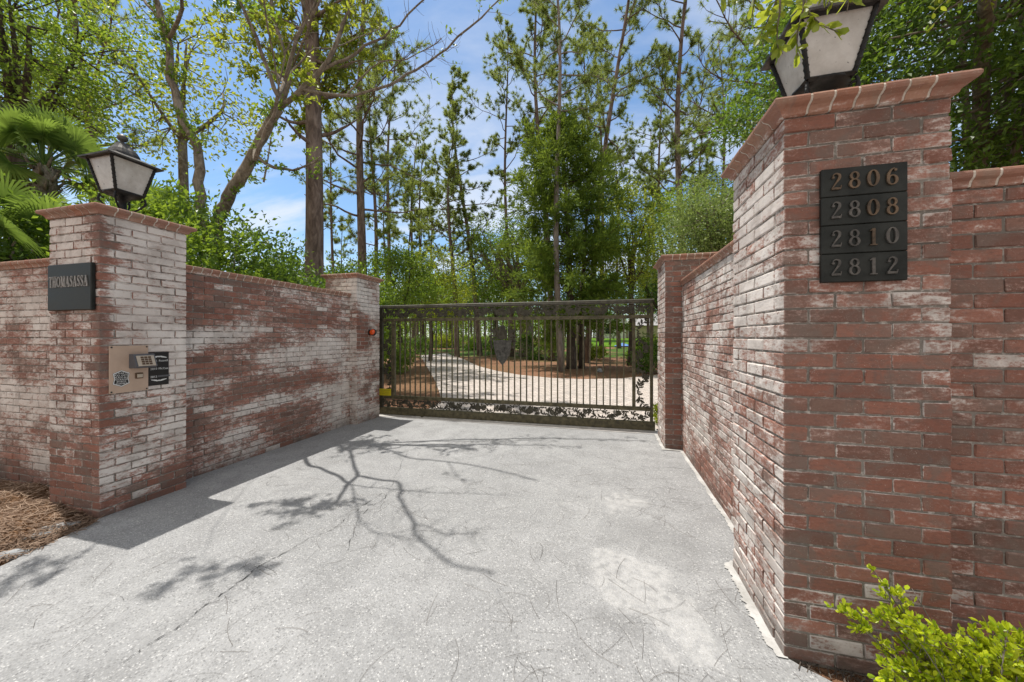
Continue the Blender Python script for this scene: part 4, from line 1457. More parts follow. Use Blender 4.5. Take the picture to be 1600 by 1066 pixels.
pB = pine(lab, 968, 36, 20, .17, .62, (-.5, 0), 2.6, 17, 8, group=g_far, bark='pine_bark')
rs = random.Random(5)
for i, (px, D) in enumerate([(608, 36), (645, 37), (661, 33), (676, 41), (703, 46), (737, 43), (797, 44), (849, 41), (941, 46), (1018, 37), (1052, 42), (1130, 36), (540, 38), (505, 44), (190, 38), (1330, 30)]):
    src = (pA, pB)[i % 2]
    x, y = col(px, D)
    copy_tree(src, (x, y, terrain(x, y) - .1), rs.uniform(0, 6.28), rs.uniform(.75, 1.15), lab, g_far)

g_mid = 'pines in the middle distance beyond the gate'
lab2 = 'airy pine among the middle-distance pines crowding the top of the photo'
pC = pine(lab2, 604, 25, 22, .16, .45, (.6, 0), 3.0, 24, 11, group=g_mid)
pD = pine(lab2, 800, 27, 25, .17, .50, (-.8, .4), 3.2, 26, 11, group=g_mid)
for i, (px, D, sc) in enumerate([(940, 26, 1.05), (1042, 26, .9), (1135, 22, .9), (905, 30, 1.1), (70, 20, 1.)]):
    x, y = col(px, D)
    copy_tree((pC, pD)[i % 2], (x, y, terrain(x, y) - .1), rs.uniform(0, 6.28), sc, lab2, g_mid)

# red cedar, the dense dark tree in the middle
cx, cy = col(893, 17)
t = thing('cedar_tree', 'dense dark green cedar with feathery drooping sprays in the middle beyond the gate', 'tree', (cx, cy, 0))
g = MB(); c = MB()
g.tube(smoothpts3([(cx, cy, -.1), (cx - .05, cy, 3), (cx - .2, cy, 7), (cx - .5, cy, 12.2)], 12), np.linspace(.26, .03, 12), 9)
g.tube(smoothpts3([(cx + .45, cy + .3, -.1), (cx + .5, cy + .3, 3), (cx + .7, cy + .3, 8)], 9), np.linspace(.17, .03, 9), 8)
az = 0
for b in range(120):
    f = (b + .5) / 120
    z = 1.7 + 10.3 * f
    az += 2.399
    prof = np.interp(f, [0, .12, .3, .5, .7, .88, 1], [2.3, 3.0, 3.5, 3.3, 2.5, 1.4, .3])
    L = prof * RNG.uniform(.6, 1.12) * (1 + .25 * mnoise.noise((math.cos(az) * 2, math.sin(az) * 2, z * .7)))
    p0 = np.array([cx - .04 * z, cy, z])
    d = np.array([math.cos(az), math.sin(az), RNG.uniform(.0, .5)])
    br = bend(p0, d, L, 6, 0.0, .10, .10)
    g.tube(br, np.linspace(.03, .008, 7), 4)
    for s_ in range(int(9 + L * 10)):
        u = RNG.uniform(.22, 1.) * 6; i = min(int(u), 5); p = br[i] + (br[i + 1] - br[i]) * (u - i)
        n = 16
        dd = unit(unit(br[i + 1] - br[i]) * .6 + rvec(1)[0] * .7 + np.array([0, 0, RNG.uniform(-.55, .45)]))
        T = RNG.random((n, 1)) * RNG.uniform(.35, .75)
        Cc = p + dd * T + RNG.normal(0, .05, (n, 3)) + np.array([0, 0, -.12]) * T
        leaves(c, Cc, unit(dd * .9 + rvec(n) * .6), RNG.uniform(.14, .28, n), RNG.uniform(.036, .066, n))
build_tree(t, g, c, M_['dark_bark'], M_['cedar'])

# mid-distance broadleaf trees
def bt(label, px, D, *a, **k):
    x, y = col(px, D); return broad(label, x, y, *a, **k)


bt('gnarled old oak with a thick grey trunk left of the cedar', 822, 27, 12, .50, 7.2, (4.2, 3.5, 3.2), 90, 60, .15, 'leaf_mid', 'grey_bark', lean=(-1.6, 0))
bt('bright green oak crown right of the cedar above the rail', 985, 19, 10, .16, 6.6, (2.1, 2.2, 3.4), 75, 50, .12, 'leaf_lime', 'dark_bark')
bt('low leafy tree directly above the left end of the gate', 622, 17, 6, .12, 3.9, (2.1, 2, 1.9), 60, 60, .12, 'leaf_mid', 'dark_bark')
bt('lime green young tree between the gate rail and the slender pines', 672, 22, 7, .12, 4.6, (2.4, 2, 2.3), 60, 55, .13, 'leaf_lime', 'dark_bark')
bt('dark leafy tree filling the gap under the leaning pine', 775, 32, 9, .2, 5.3, (3.2, 3, 2.9), 70, 55, .16, 'leaf_oak', 'dark_bark')
bt('leafy tree at the far bend of the paved drive', 705, 44, 10, .2, 5.8, (4.5, 3, 3.6), 80, 55, .2, 'leaf_mid', 'dark_bark')
bt('round leafy tree beside the far house', 935, 48, 9, .2, 6.0, (3.8, 3, 3.6), 70, 55, .2, 'leaf_mid', 'dark_bark')
bt('shady tree standing right of the far house', 1035, 40, 9, .2, 6.0, (3.4, 3, 3.4), 70, 55, .18, 'leaf_oak', 'dark_bark')
bt('pale mossy bush-like tree above the reddish gate pillar', 1122, 11, 6.5, .12, 4.8, (1.35, 1.5, 1.55), 80, 60, .085, 'moss', 'grey_bark')
bt('green crown behind the pale mossy tree', 1105, 15, 7, .12, 6.2, (2.0, 1.6, 1.6), 60, 60, .10, 'leaf_mid', 'dark_bark')
bt('dark leafy tree behind the thin pine right of the cedar', 1030, 24, 8, .15, 5.2, (2.3, 2, 2.6), 60, 50, .13, 'leaf_oak', 'dark_bark')
# understory
gs = 'low shrubs under the far pines'
for i, (px, D, w, h) in enumerate([(610, 15, 1.0, 1.1), (640, 26, 1.8, 1.5), (700, 40, 2.2, 1.6), (780, 30, 1.4, 1.3), (845, 24, 1.5, 1.7), (918, 24, 1.1, .9), (1000, 26, 1.0, .6), (1032, 15, 1.1, 1.3), (1022, 28, 1.3, 1.4), (745, 36, 1.8, 1.4)]):
    x, y = col(px, D)
    broad('low green shrub on the straw under the far pines', x, y, h, .03, h * .55, (w, w * .8, h * .6), 26, 45, .05 + .0035 * D, ('leaf_mid', 'leaf_oak', 'leaf_lime')[i % 3], 'dark_bark', gs, 'shrub', cat='shrub')

# shrubs behind the left wall
for (lb, px, D, h, w, lf, n) in [
    ('dark green shrub mass behind the wall right of the bare-limbed tree', 385, 6.6, 3.5, 1.1, 'leaf_oak', 52),
    ('glossy shrub above the middle of the streaky wall', 440, 7.6, 3.2, 1.15, 'leaf_oak', 44),
    ('low green shrub behind the wall beside the pale gate pillar', 520, 9.2, 3.1, 1.3, 'leaf_mid', 50),
    ('bright shrub just right of the keypad pillar above the wall', 325, 5.4, 3.3, .75, 'leaf_mid', 34),
    ('leafy shrub behind the left lantern', 225, 5.8, 4.0, .95, 'leaf_mid', 60),
    ('shadowy shrub behind the massive pine trunk', 470, 12, 4.2, 1.8, 'leaf_oak', 70),
    ('sparse shrub in front of the tall spreading pine', 560, 13, 3.8, 1.5, 'leaf_mid', 60),
    ('dark shrub low behind the outer left wall', 20, 5.2, 3.3, 1.0, 'leaf_oak', 60)]:
    x, y = col(px, D)
    broad(lb, x, y, h, .05, h * .6, (w, w, h * .42), n, 60, .055 + .004 * D, lf, 'grey_bark', None, 'shrub', cat='shrub')
# leafy oak at top left
x, y = col(25, 7.2)
broad('light green leafy oak filling the top left corner', x, y, 8, .16, 7.0, (1.9, 1.6, 1.9), 85, 55, .085, 'leaf_mid', 'dark_bark')

x, y = col(285, 9.5)
broad('airy yellow-green tree at the top left behind the crooked tree', x, y, 11, .12, 8.2, (2.2, 1.8, 2.0), 46, 26, .11, 'leaf_lime', 'grey_bark')
# big oak behind the right wall, with one low limb reaching over the pillar
ox, oy = 4.6, 5.9
t = thing('oak_tree', 'large dense dark oak behind the right brick wall with a low limb over the lantern', 'tree', (ox, oy, 0))
g = MB(); c = MB()
fork = np.array([ox, oy, 2.0]); g.tube(smoothpts3([(ox, oy, -.1), (ox + .08, oy, 1.1), fork], 7), np.linspace(.24, .14, 7), 10)
ctr = np.array([4.4, 5.2, 5.5]); rad = np.array([2.7, 2.1, 3.2])
heads = []
for i in range(12):
    d = rvec(1)[0]; d[2] = d[2] * .7 + .1
    e = ctr + d * rad * .62
    P = smoothpts3([fork, (fork + e) / 2 + RNG.normal(0, .25, 3), e], 8); g.tube(P, np.linspace(.055, .02, 8), 7); heads.append(P)
allp = np.vstack([p[2:] for p in heads])
for k in range(420):
    d = rvec(1)[0]; p = ctr + d * rad * (.3 + .7 * RNG.random() ** .45) * (1 + .25 * mnoise.noise(tuple(d * 2.6)))
    if p[2] < 2.4: continue
    q = allp[np.argmin(((allp - p) ** 2).sum(1))]
    g.tube(np.array([q, (q + p) / 2 + RNG.normal(0, .07, 3), p]), [.022, .014, .006], 4, cap=False)
    n = int(300 * RNG.uniform(.5, 1.4)); sc = .28 * RNG.uniform(.6, 1.3)
    Cc = p + RNG.normal(0, 1, (n, 3)) * sc * np.array([.75, .75, .5])
    leaves(c, Cc, unit(rvec(n) + unit(Cc - p) * .6 + np.array([0, 0, .15])), .066 * RNG.uniform(.7, 1.3, n), .030 * RNG.uniform(.8, 1.2, n))
# low limb with hanging lime twigs (material slot 1 of the crown)
limb = smoothpts3([fork, (3.6, 4.6, 4.1), (2.4, 3.0, 4.15), (1.35, 2.0, 3.75), (.72, 1.62, 3.42), (.35, 1.55, 3.42)], 26)
g.tube(limb, np.linspace(.07, .008, 26), 6)


def hang(p0, d0, L, n, ls):
    P = bend(p0, d0, L, 6, -.05, .12)
    g.tube(P, np.linspace(.005, .0018, 7), 4, cap=False)
    for k in range(n):
        u = RNG.uniform(.1, 1.) * 6; i = min(int(u), 5); p = P[i] + (P[i + 1] - P[i]) * (u - i)
        dd = unit(unit(P[i + 1] - P[i]) * .6 + rvec(1)[0] * .8 + np.array([0, 0, -.25]))
        leaves(c, p[None], dd[None], ls * RNG.uniform(.7, 1.25), ls * .40, 1, True, .15)


def over(px, py, Y):
    return np.array(at(px, py, Y))


for (px, py, Y, tx, ty, n) in [(1262, -30, 1.66, 1238, 105, 34), (1255, -20, 1.62, 1262, 70, 20), (1225, -40, 1.60, 1205, 45, 18), (1180, -40, 1.60, 1165, 20, 12), (1290, -40, 1.66, 1300, 15, 14), (1215, -30, 1.58, 1228, 62, 18), (1320, -50, 1.7, 1345, 0, 8), (1150, -50, 1.58, 1140, 10, 8)]:
    a = over(px, py, Y); b = over(tx, ty, Y - .02)
    j = np.argmin(((limb - a) ** 2).sum(1))
    g.tube(np.array([limb[j], (limb[j] + a) / 2 + np.array([0, 0, .02]), a]), [.007, .006, .004], 4, cap=False)
    hang(a, b - a, float(np.linalg.norm(b - a)), int(n * 1.1), .054)
for k in range(60):
    i = RNG.integers(8, 24); p = limb[i]
    hang(p, rvec(1)[0] + np.array([0, 0, .35]), RNG.uniform(.2, .45), 10, .06) if p[0] > 1.6 or p[2] > 3.9 else None
loc = np.array(t.location)
for mb in (g, c): mb.V = [v - loc for v in mb.V]
g.build('trunk', M_['grey_bark'], t, True); c.build('crown', [M_['leaf_oak'], M_['leaf_lime']], t)

# bare-limbed tree just behind the left wall: it throws the branch shadows on the drive
tx, ty = -6.95, 4.92
t = thing('bare_limbed_tree', 'crooked pale-barked tree behind the left wall with twisting limbs and sparse lime leaves', 'tree', (tx, ty, 0))
g = MB(); c = MB()
tipsL = []


def limbp(pts, r0, r1, n=18, wob=.03):
    P = smoothpts3(pts, n)
    P[1:-1] += RNG.normal(0, wob * .4, (n - 2, 3))
    g.tube(P, np.linspace(r0, r1, n) * (1 + RNG.normal(0, .06, n)), 7)
    return P


def lift(px, py, z):
    p = gp(px, py); return p + Vector(SUN_OFF) * z


def twigs(P, n, L, r, leafn, ls, f0=.2, mi=0, grav=0., lw=.42):
    m = len(P) - 1
    for k in range(n):
        u = RNG.uniform(f0, 1.) * m; i = min(int(u), m - 1); p = P[i] + (P[i + 1] - P[i]) * (u - i)
        d = unit(unit(P[i + 1] - P[i]) * .5 + rvec(1)[0] * .9 + np.array([0, 0, .2 - grav]))
        l = L * RNG.uniform(.5, 1.2)
        T = bend(p, d, l, 5, .02 - grav * .1, .2)
        g.tube(T, np.linspace(r, r * .35, 6), 4, cap=False)
        if leafn:
            nn_ = int(leafn * RNG.uniform(.5, 1.4))
            ii = RNG.uniform(1., 5., nn_)
            for w in ii:
                i2 = min(int(w), 4); q = T[i2] + (T[i2 + 1] - T[i2]) * (w - i2)
                m2 = 3
                Cc = q + RNG.normal(0, .025, (m2, 3))
                leaves(c, Cc, unit(rvec(m2) * .8 + unit(T[i2 + 1] - T[i2]) * .6 + np.array([0, 0, .1])), ls * RNG.uniform(.7, 1.25, m2), ls * lw, mi, True, .2)


b0 = Vector((tx, ty, -.1))
# stem A (left), stem B (right)
A_ = limbp([b0, at(322, 395, 5.0), at(312, 300, 5.0), at(308, 235, 5.0), at(282, 180, 4.95), at(268, 120, 4.9), at(262, 60, 4.85), at(244, 0, 4.8), at(236, -60, 4.8)], .100, .040, 30)
A2 = limbp([at(262, 62, 4.85), at(280, 30, 4.7), at(286, -20, 4.5), at(300, -80, 4.2)], .036, .018, 10)
A3 = limbp([at(258, 40, 4.85), at(225, 0, 5.0), at(190, -50, 5.2)], .036, .018, 8)
FB = at(436, 170, 4.7)
F1 = lift(545, 757, 4.35); F2 = lift(559, 744, 4.7)
B_ = limbp([b0 + Vector((.14, -.05, 0)), at(335, 390, 4.92), at(352, 320, 4.88), at(378, 275, 4.82), at(408, 215, 4.75), FB], .115, .070, 26, .02)
B1 = limbp([FB, at(470, 140, 4.7), at(500, 112, 4.8), at(530, 60, 4.9), at(548, 0, 5.0), at(560, -60, 5.0)], .046, .022, 16)
B2 = limbp([FB, at(452, 120, 4.75), at(440, 70, 4.8), at(425, 10, 4.85), at(420, -60, 4.9)], .046, .024, 14)
B3 = limbp([at(395, 238, 4.78), at(430, 262, 4.7), at(470, 262, 4.6), at(500, 245, 4.5)], .030, .010, 10)
B4 = limbp([at(412, 285, 4.7), at(418, 250, 4.68), at(424, 215, 4.66)], .014, .008, 6, .01)
D1 = limbp([at(470, 140, 4.7), at(540, 150, 5.0), at(610, 132, 5.3), at(655, 105, 5.5), at(700, 75, 5.7), at(760, 20, 5.9), at(800, -20, 6.0)], .027, .010, 22)
D2 = limbp([at(500, 112, 4.8), at(560, 80, 5.0), at(620, 40, 5.2), at(670, -10, 5.4)], .026, .011, 14)
D3 = limbp([at(540, 150, 5.0), at(590, 100, 5.2), at(640, 90, 5.4), at(690, 60, 5.6)], .014, .007, 12)
K1 = limbp([at(400, 232, 4.76), lift(477, 721, 3.9), lift(502, 733, 4.1), lift(527, 744, 4.22), F1], .027, .022, 16, .01)
BF = limbp([F1, F2], .023, .024, 5, .005)
# limbs above the frame, whose shadows fall on the drive
LF_ = lambda L: [lift(*q) for q in L]
S1 = limbp([F1] + LF_([(536, 770, 4.6), (524, 786, 4.9), (509, 796, 5.1), (470, 793, 5.4), (425, 786, 5.7)]), .024, .009, 16, .015)
S2 = limbp([F2] + LF_([(590, 750, 5.1), (618, 753, 5.4), (626, 764, 5.5), (624, 777, 5.6), (635, 799, 5.8), (646, 817, 5.9), (649, 836, 6.0), (671, 855, 6.2), (699, 880, 6.4), (731, 889, 6.5), (771, 896, 6.7)]), .023, .012, 34, .012)
S3 = limbp([F2] + LF_([(552, 721, 5.1), (548, 707, 5.4), (532, 699, 5.7)]), .025, .014, 12, .015)
S5 = limbp(LF_([(548, 707, 5.4), (556, 702, 5.5), (612, 702, 6.0), (652, 692, 6.3), (746, 685, 6.9)]), .017, .008, 16, .02)
S11 = limbp(LF_([(540, 703, 5.55), (556, 691, 5.8), (577, 694, 6.0), (609, 705, 6.2), (640, 716, 6.4), (699, 722, 6.8), (777, 735, 7.2), (840, 752, 7.6)]), .022, .012, 24, .02)
S6 = limbp([F1] + LF_([(552, 767, 4.7), (556, 796, 5.1), (571, 824, 5.4), (609, 838, 5.7), (646, 842, 5.9)]), .010, .006, 14, .02)
S7 = limbp([F1] + LF_([(580, 762, 4.9), (621, 766, 5.2), (684, 771, 5.7), (793, 774, 6.3)]), .009, .005, 14, .02)
S4 = limbp(LF_([(646, 817, 5.9), (677, 827, 6.0), (699, 836, 6.1), (752, 833, 6.4)]), .009, .005, 10, .02)
S12 = limbp(LF_([(699, 722, 6.8), (712, 740, 7.0), (722, 752, 7.2)]), .008, .004, 6, .02)
S8 = limbp([at(300, -80, 4.2), lift(330, 840, 5.6), lift(325, 880, 5.8), lift(290, 900, 6.0)], .004, .003, 14)
S9 = limbp([lift(326, 878, 5.8), lift(360, 892, 6.0), lift(400, 888, 6.2)], .006, .004, 8)
S10 = limbp([at(236, -60, 4.8), lift(150, 850, 5.4), lift(60, 880, 5.6), lift(-40, 930, 5.8)], .010, .005, 12)
S13 = limbp(LF_([(509, 796, 5.1), (470, 815, 5.5), (446, 825, 5.8)]), .006, .003, 6)
for P in (S4, S5, S2, S11, S6, S7): twigs(P, 20, .36, .0042, 0, .06)
for P in (D1, D2, D3): twigs(P, 22, .45, .0045, 0, .06)
for P in (D1, D2): twigs(P, 10, .5, .005, 3, .07, .4)
twigs(A_, 50, .42, .0045, 11, .066, .35); twigs(A2, 12, .4, .004, 9, .068); twigs(A3, 10, .4, .004, 9, .068)
twigs(B_, 22, .38, .0045, 10, .066, .45); twigs(B3, 9, .3, .0035, 7, .058, .3)
twigs(B2, 24, .45, .005, 7, .09, .1, 1); twigs(B1, 22, .45, .005, 6, .09, .1, 1)
twigs(S1, 26, .27, .003, 9, .058, .5); twigs(S8, 7, .24, .003, 9, .06, .7); twigs(S9, 6, .18, .003, 8, .055, .2); twigs(S10, 12, .28, .0035, 8, .06, .4)
twigs(S13, 3, .12, .003, 6, .055, .7); twigs(S3, 6, .3, .0035, 6, .06, .5); twigs(S12, 4, .15, .003, 3, .05, .3)
loc = np.array(t.location)
for mb in (g, c): mb.V = [v - loc for v in mb.V]
g.build('trunk', M_['grey_bark'], t, True); c.build('crown', [M_['leaf_mid'], M_['leaf_lime']], t)


# lime-leaved tree further back whose sprays fill the top of the photo above the crooked tree
mx_, my_ = at(485, 500, 9.1)[:2]
t = thing('magnolia_tree', 'lime leaved tree whose bright sprays hang at the top behind the crooked bare-limbed tree', 'tree', (mx_, my_, 0))
g = MB(); c = MB()
tk = smoothpts3([(mx_, my_, -.1), tuple(at(485, 330, 9.1)), tuple(at(486, 180, 9.1)), tuple(at(484, 20, 8.9)), tuple(at(475, -120, 8.7))], 18)
g.tube(tk, np.linspace(.12, .04, 18), 7)
for (px, py, Y) in [(395, 60, 7.2), (420, 20, 7.0), (450, 90, 7.2), (430, 130, 7.4), (485, 60, 7.3), (520, 100, 7.5), (530, 30, 7.2), (560, 10, 7.6), (400, -20, 7.0), (350, 20, 7.2), (380, 110, 7.5), (500, 150, 7.6), (470, 190, 7.7), (545, 70, 7.6), (330, -30, 7.3), (470, -30, 7.1), (410, 95, 7.3), (545, 140, 7.8), (300, 40, 7.4), (345, 70, 7.5), (590, 40, 7.6), (600, 95, 7.9)]:
    e = np.array(at(px, py, Y + 1.2)); j = np.argmin(((tk[5:] - e) ** 2).sum(1)) + 5
    P = smoothpts3([tk[max(4, j - 2)], (tk[j] + e) / 2 + RNG.normal(0, .15, 3), e], 8); g.tube(P, np.linspace(.03, .008, 8), 5)
    twigs(P, 19, .6, .006, 8, .13, .3, 0, .1)
loc = np.array(t.location)
for mb in (g, c): mb.V = [v - loc for v in mb.V]
g.build('trunk', M_['grey_bark'], t, True); c.build('crown', M_['leaf_lime'], t)


# palms
def palm(label, x, y, h, nf, fl, r, group=None, droop=.5):
    t = thing('fan_palm', label, 'palm', (x, y, 0), group)
    g = MB(); c = MB()
    g.tube([(0, 0, -.1), (.02, 0, h * .5), (0, .02, h)], [r, r * .95, r * .9], 10)
    for k in range(26):                      # old leaf bases
        a = k * 2.4; z = h - .02 - k * .03
        p = np.array([r * .8 * math.cos(a), r * .8 * math.sin(a), z]); q = p + np.array([math.cos(a) * .10, math.sin(a) * .10, .16])
        g.tube([p, q], [.03, .015], 4)
    for k in range(nf):
        a = k * 2.399 + RNG.normal(0, .1); el = np.interp(k / nf, [0, .45, 1], [1.45, .9, -.35]) + RNG.normal(0, .1)
        d = np.array([math.cos(a) * math.cos(el), math.sin(a) * math.cos(el), math.sin(el)])
        L = fl * RNG.uniform(.85, 1.15)
        P = bend(np.array([0, 0, h]), d, L, 6, -.05, .03)
        c.tube(P, np.linspace(.016, .007, 7), 4, cap=False)
        tip = P[-1]; ax = unit(P[-1] - P[-2])
        sd = unit(np.cross(ax, [0, 0, 1])); up = np.cross(sd, ax)
        ro = RNG.uniform(-1.2, 1.2); sd, up = sd * math.cos(ro) + up * math.sin(ro), up * math.cos(ro) - sd * math.sin(ro)
        n = 38
        for i in range(n):
            th = (i / (n - 1) - .5) * 4.3
            dd = unit(ax * math.cos(th) + sd * math.sin(th) + up * (.20 * abs(math.sin(th)) - .05))
            bl = fl * .82 * (1 - .22 * abs(th) / 2.2) * RNG.uniform(.9, 1.08)
            wv = unit(np.cross(dd, up)) * .015
            m1 = tip + dd * bl * .45; e1 = tip + dd * bl + np.array([0, 0, -droop * bl * RNG.uniform(.35, .8)])
            m2 = tip + dd * bl * .75 + np.array([0, 0, -droop * bl * .22])
            V = np.array([tip - wv * .25, tip + wv * .25, m1 - wv, m1 + wv, m2 - wv * .8, m2 + wv * .8, e1])
            c.add(V, [(0, 1, 3, 2), (2, 3, 5, 4)], 0); b = c.n - 7
            c.F.append((np.array([[b + 4, b + 5, b + 6]]), 0))
    g.build('trunk', M_['grey_bark'], t, True); c.build('crown', M_['palm'], t)
    return t


x, y = col(68, 6.0); palm('tall fan palm behind the outer left wall with fronds up to the lantern', x, y, 4.35, 34, .58, .15, droop=.35)
x, y = col(245, 6.6); palm('small fan palm right of the left lantern, half hidden by shrubs', x, y, 3.3, 22, .62, .09)
x, y = col(8, 5.0); palm('low dark fan palm at the left edge just above the wall', x, y, 2.55, 22, .75, .11)

# far-off wood: one mass
g = MB(); c = MB()
for k in range(460):
    px = RNG.uniform(-60, 1560); D = RNG.uniform(52, 95)
    x, y = col(px, D)
    if 905 < px < 1065 and D < 74: continue
    z = terrain(x, y); H = RNG.uniform(5, 11)
    g.tube([(x, y, z - .2), (x + RNG.normal(0, .3), y, z + H * 1.15)], [.16, .06], 5)
    n = 240
    cc = np.array([x, y, z + H * .52]) + RNG.normal(0, 1, (n, 3)) * np.array([1.5, 1.2, H * .23])
    for _ in range(1): leaves(c, cc, rvec(n), RNG.uniform(.3, .6, n), RNG.uniform(.16, .3, n))
o = MB(); o.V = c.V + g.V; o.C = c.C + g.C; o.n = c.n + g.n; o.F = [(f, 0) for f, m in c.F] + [(f + c.n, 1) for f, m in g.F]
far = o.build('distant_wood', [M_['leaf_mid'], M_['dark_bark']])
tag(far, 'distant green wood closing the view beyond the pines and the drive', 'woodland', None, 'stuff')

# far house
hx, hy = col(955, 62); hz = terrain(hx, hy) - .05
t = thing('house', 'pale single-storey house with grey roof and dark windows beyond the lawn', 'house', (hx, hy, hz))
t.rotation_euler = (0, 0, -.05)


def hb(name, x0, x1, y0, y1, z0, z1, m, parent=t):
    g = MB(); g.cbox((x0, y0, z0), (x1, y1, z1), .02); return g.build(name, M_[m], parent)


hb('wall', -2.6, 2.4, 0, 7, 0, 2.75, 'house_wall'); hb('wall', 2.41, 9, .9, 7, 0, 2.3, 'house_stone')
g = MB(); g.prism([(-3.0, 2.76), (2.9, 2.76), (1.6, 4.3), (-1.8, 4.3)], (0, -.4, 0), (1, 0, 0), (0, 0, 1), (0, 1, 0), 7.8); g.build('roof', M_['house_roof'], t)
g = MB(); g.addp([(2.0, .4, 2.31), (9.5, .4, 2.31), (9.5, 7.5, 2.31), (2.0, 7.5, 2.31), (3.6, 3.6, 4.4), (8.4, 3.6, 4.4)], [(0, 1, 5, 4), (1, 2, 5), (2, 3, 4, 5), (3, 0, 4), (3, 2, 1, 0)]); g.build('roof', M_['house_roof'], t)
hb('cornice', -3.0, 2.9, -.45, -.38, 2.6, 2.9, 'house_trim')
for x0, x1, yy, z0, z1 in ((-2.3, .2, 0, .9, 2.2), (2.9, 4.0, .9, .35, 1.8)):
    fr = hb('window', x0 - .1, x1 + .1, yy - .08, yy - .005, z0 - .1, z1 + .1, 'house_trim')
    m = (x0 + x1) / 2
    hb('pane', x0, m - .06, yy - .12, yy - .082, z0, z1, 'house_glass', fr); hb('pane', m + .06, x1, yy - .12, yy - .082, z0, z1, 'house_glass', fr)
x, y = col(973, 38)
t = thing('garden_tarp', 'small crumpled blue tarp lying by the lawn in front of the house', 'tarp', (x, y, terrain(x, y) + .03))
V = []
n = 9
for j in range(n):
    for i in range(n):
        u, v = i / (n - 1) - .5, j / (n - 1) - .5
        V.append((u * 1.7, v * 1.0, .35 * max(0, 1 - 2.0 * max(abs(u), abs(v))) + .06 * mnoise.noise((u * 6, v * 6, 1.)) + .06))
MB().add(V, [(j * n + i, j * n + i + 1, (j + 1) * n + i + 1, (j + 1) * n + i) for j in range(n - 1) for i in range(n - 1)]).build('sheet', M_['blue'], t)
x, y = col(937, 15.4)
t = thing('island_rock', 'small pale rock on the straw island right of the pale pine trunk', 'rock', (x, y, terrain(x, y)))
g = MB(); g.lathe([(.08, -.05), (.13, .03), (.12, .09), (.07, .14), (.02, .155)], n=9); g.V = [v + RNG.normal(0, .018, v.shape) for v in g.V]; g.build('stone', M_['lump'], t)

# ------------------------------------------------------------------ straw beds, litter, foreground bush
n = 40
V = []
for j in range(n):
    for i in range(n):
        y = .8 + (2.2 - .8) * j / (n - 1); xr = lerp_tab(XLT, min(y, 1.92)) - .03
        if y > 1.92: xr = -4.0 - (y - 1.92) * 2.4
        u = i / (n - 1); x = -7.5 + (xr + 7.5) * (1 - (1 - u) ** 1.6)
        e = sstep(0, .35, xr - x)
        V.append((x, y, -.012 + (.055 + .04 * mnoise.noise((x * 3, y * 3, 2.)) + .03 * mnoise.noise((x * 9, y * 9, 2.))) * e))
bedV = np.array(V)
struct(MB().add(V, [(j * n + i, j * n + i + 1, (j + 1) * n + i + 1, (j + 1) * n + i) for j in range(n - 1) for i in range(n - 1)]).build('mulch_bed', M_['ground'], smooth=True))


def strewn(name, label, P, L, w, matn, curve=.25, zj=.012, tilt=.12):
    m = len(P); g = MB()
    th = RNG.random(m) * 2 * PI; l = L * RNG.uniform(.5, 1.25, m); cv = RNG.normal(0, curve, m)
    d = np.stack([np.cos(th), np.sin(th), RNG.normal(0, tilt, m)], 1)
    s = np.stack([-np.sin(th), np.cos(th), np.zeros(m)], 1)
    k = 5
    U = np.linspace(-.5, .5, k)
    Vs = []
    zo = RNG.random(m) * zj
    for u in U:
        c = P + d * (l * u)[:, None] + s * (cv * l * (u * u * 2))[:, None]; c[:, 2] = np.maximum(c[:, 2] + zo, P[:, 2] + .0005)
        Vs += [c - s * w / 2, c + s * w / 2 + np.array([0, 0, w * .4])]
    V = np.stack(Vs, 1).reshape(-1, 3)
    b = np.arange(m)[:, None] * 2 * k
    Fq = np.vstack([b + np.array([[2 * i, 2 * i + 1, 2 * i + 3, 2 * i + 2]]) for i in range(k - 1)])
    o = g.add(V, Fq).build(name, M_[matn])
    return tag(o, label, 'litter', None, 'stuff')


idx = RNG.integers(0, len(bedV), 9000)
P = bedV[idx] + RNG.normal(0, 1, (9000, 3)) * np.array([.05, .025, 0]); P[:, 2] = bedV[idx][:, 2] + .004
P = P[(P[:, 0] < -3.86) & (P[:, 0] > -6.6) & (P[:, 1] < 2.15)]
strewn('straw_mulch', 'tan pine straw heaped in the bed left of the keypad pillar', P, .13, .0045, 'straw', .3, .03, .2)
m = 1150
P = np.stack([RNG.uniform(-3.6, .85, m), RNG.uniform(1.1, 5.7, m) ** 1.0, np.full(m, .0075)], 1)
dens = np.array([mnoise.noise((p[0] * 1.3, p[1] * 1.3, 3.)) for p in P]) + .25 * (P[:, 0] > -.6)
P = P[dens > RNG.uniform(-.35, .45, m)]
strewn('fallen_pine_needles', 'loose brown pine needles scattered over the asphalt driveway', P, .20, .0012, 'fallen', .17, .002, .0)
m = 1500
P = np.stack([RNG.uniform(.85, 2.6, m), RNG.uniform(1.2, 2.05, m), np.full(m, -.006)], 1)
P = P[P[:, 0] > np.array([lerp_tab(XRT, v) for v in P[:, 1]]) + .02]
strewn('soil_litter', 'dark twigs and straw on the soil under the lime bush', P, .10, .004, 'fallen', .3, .015, .1)

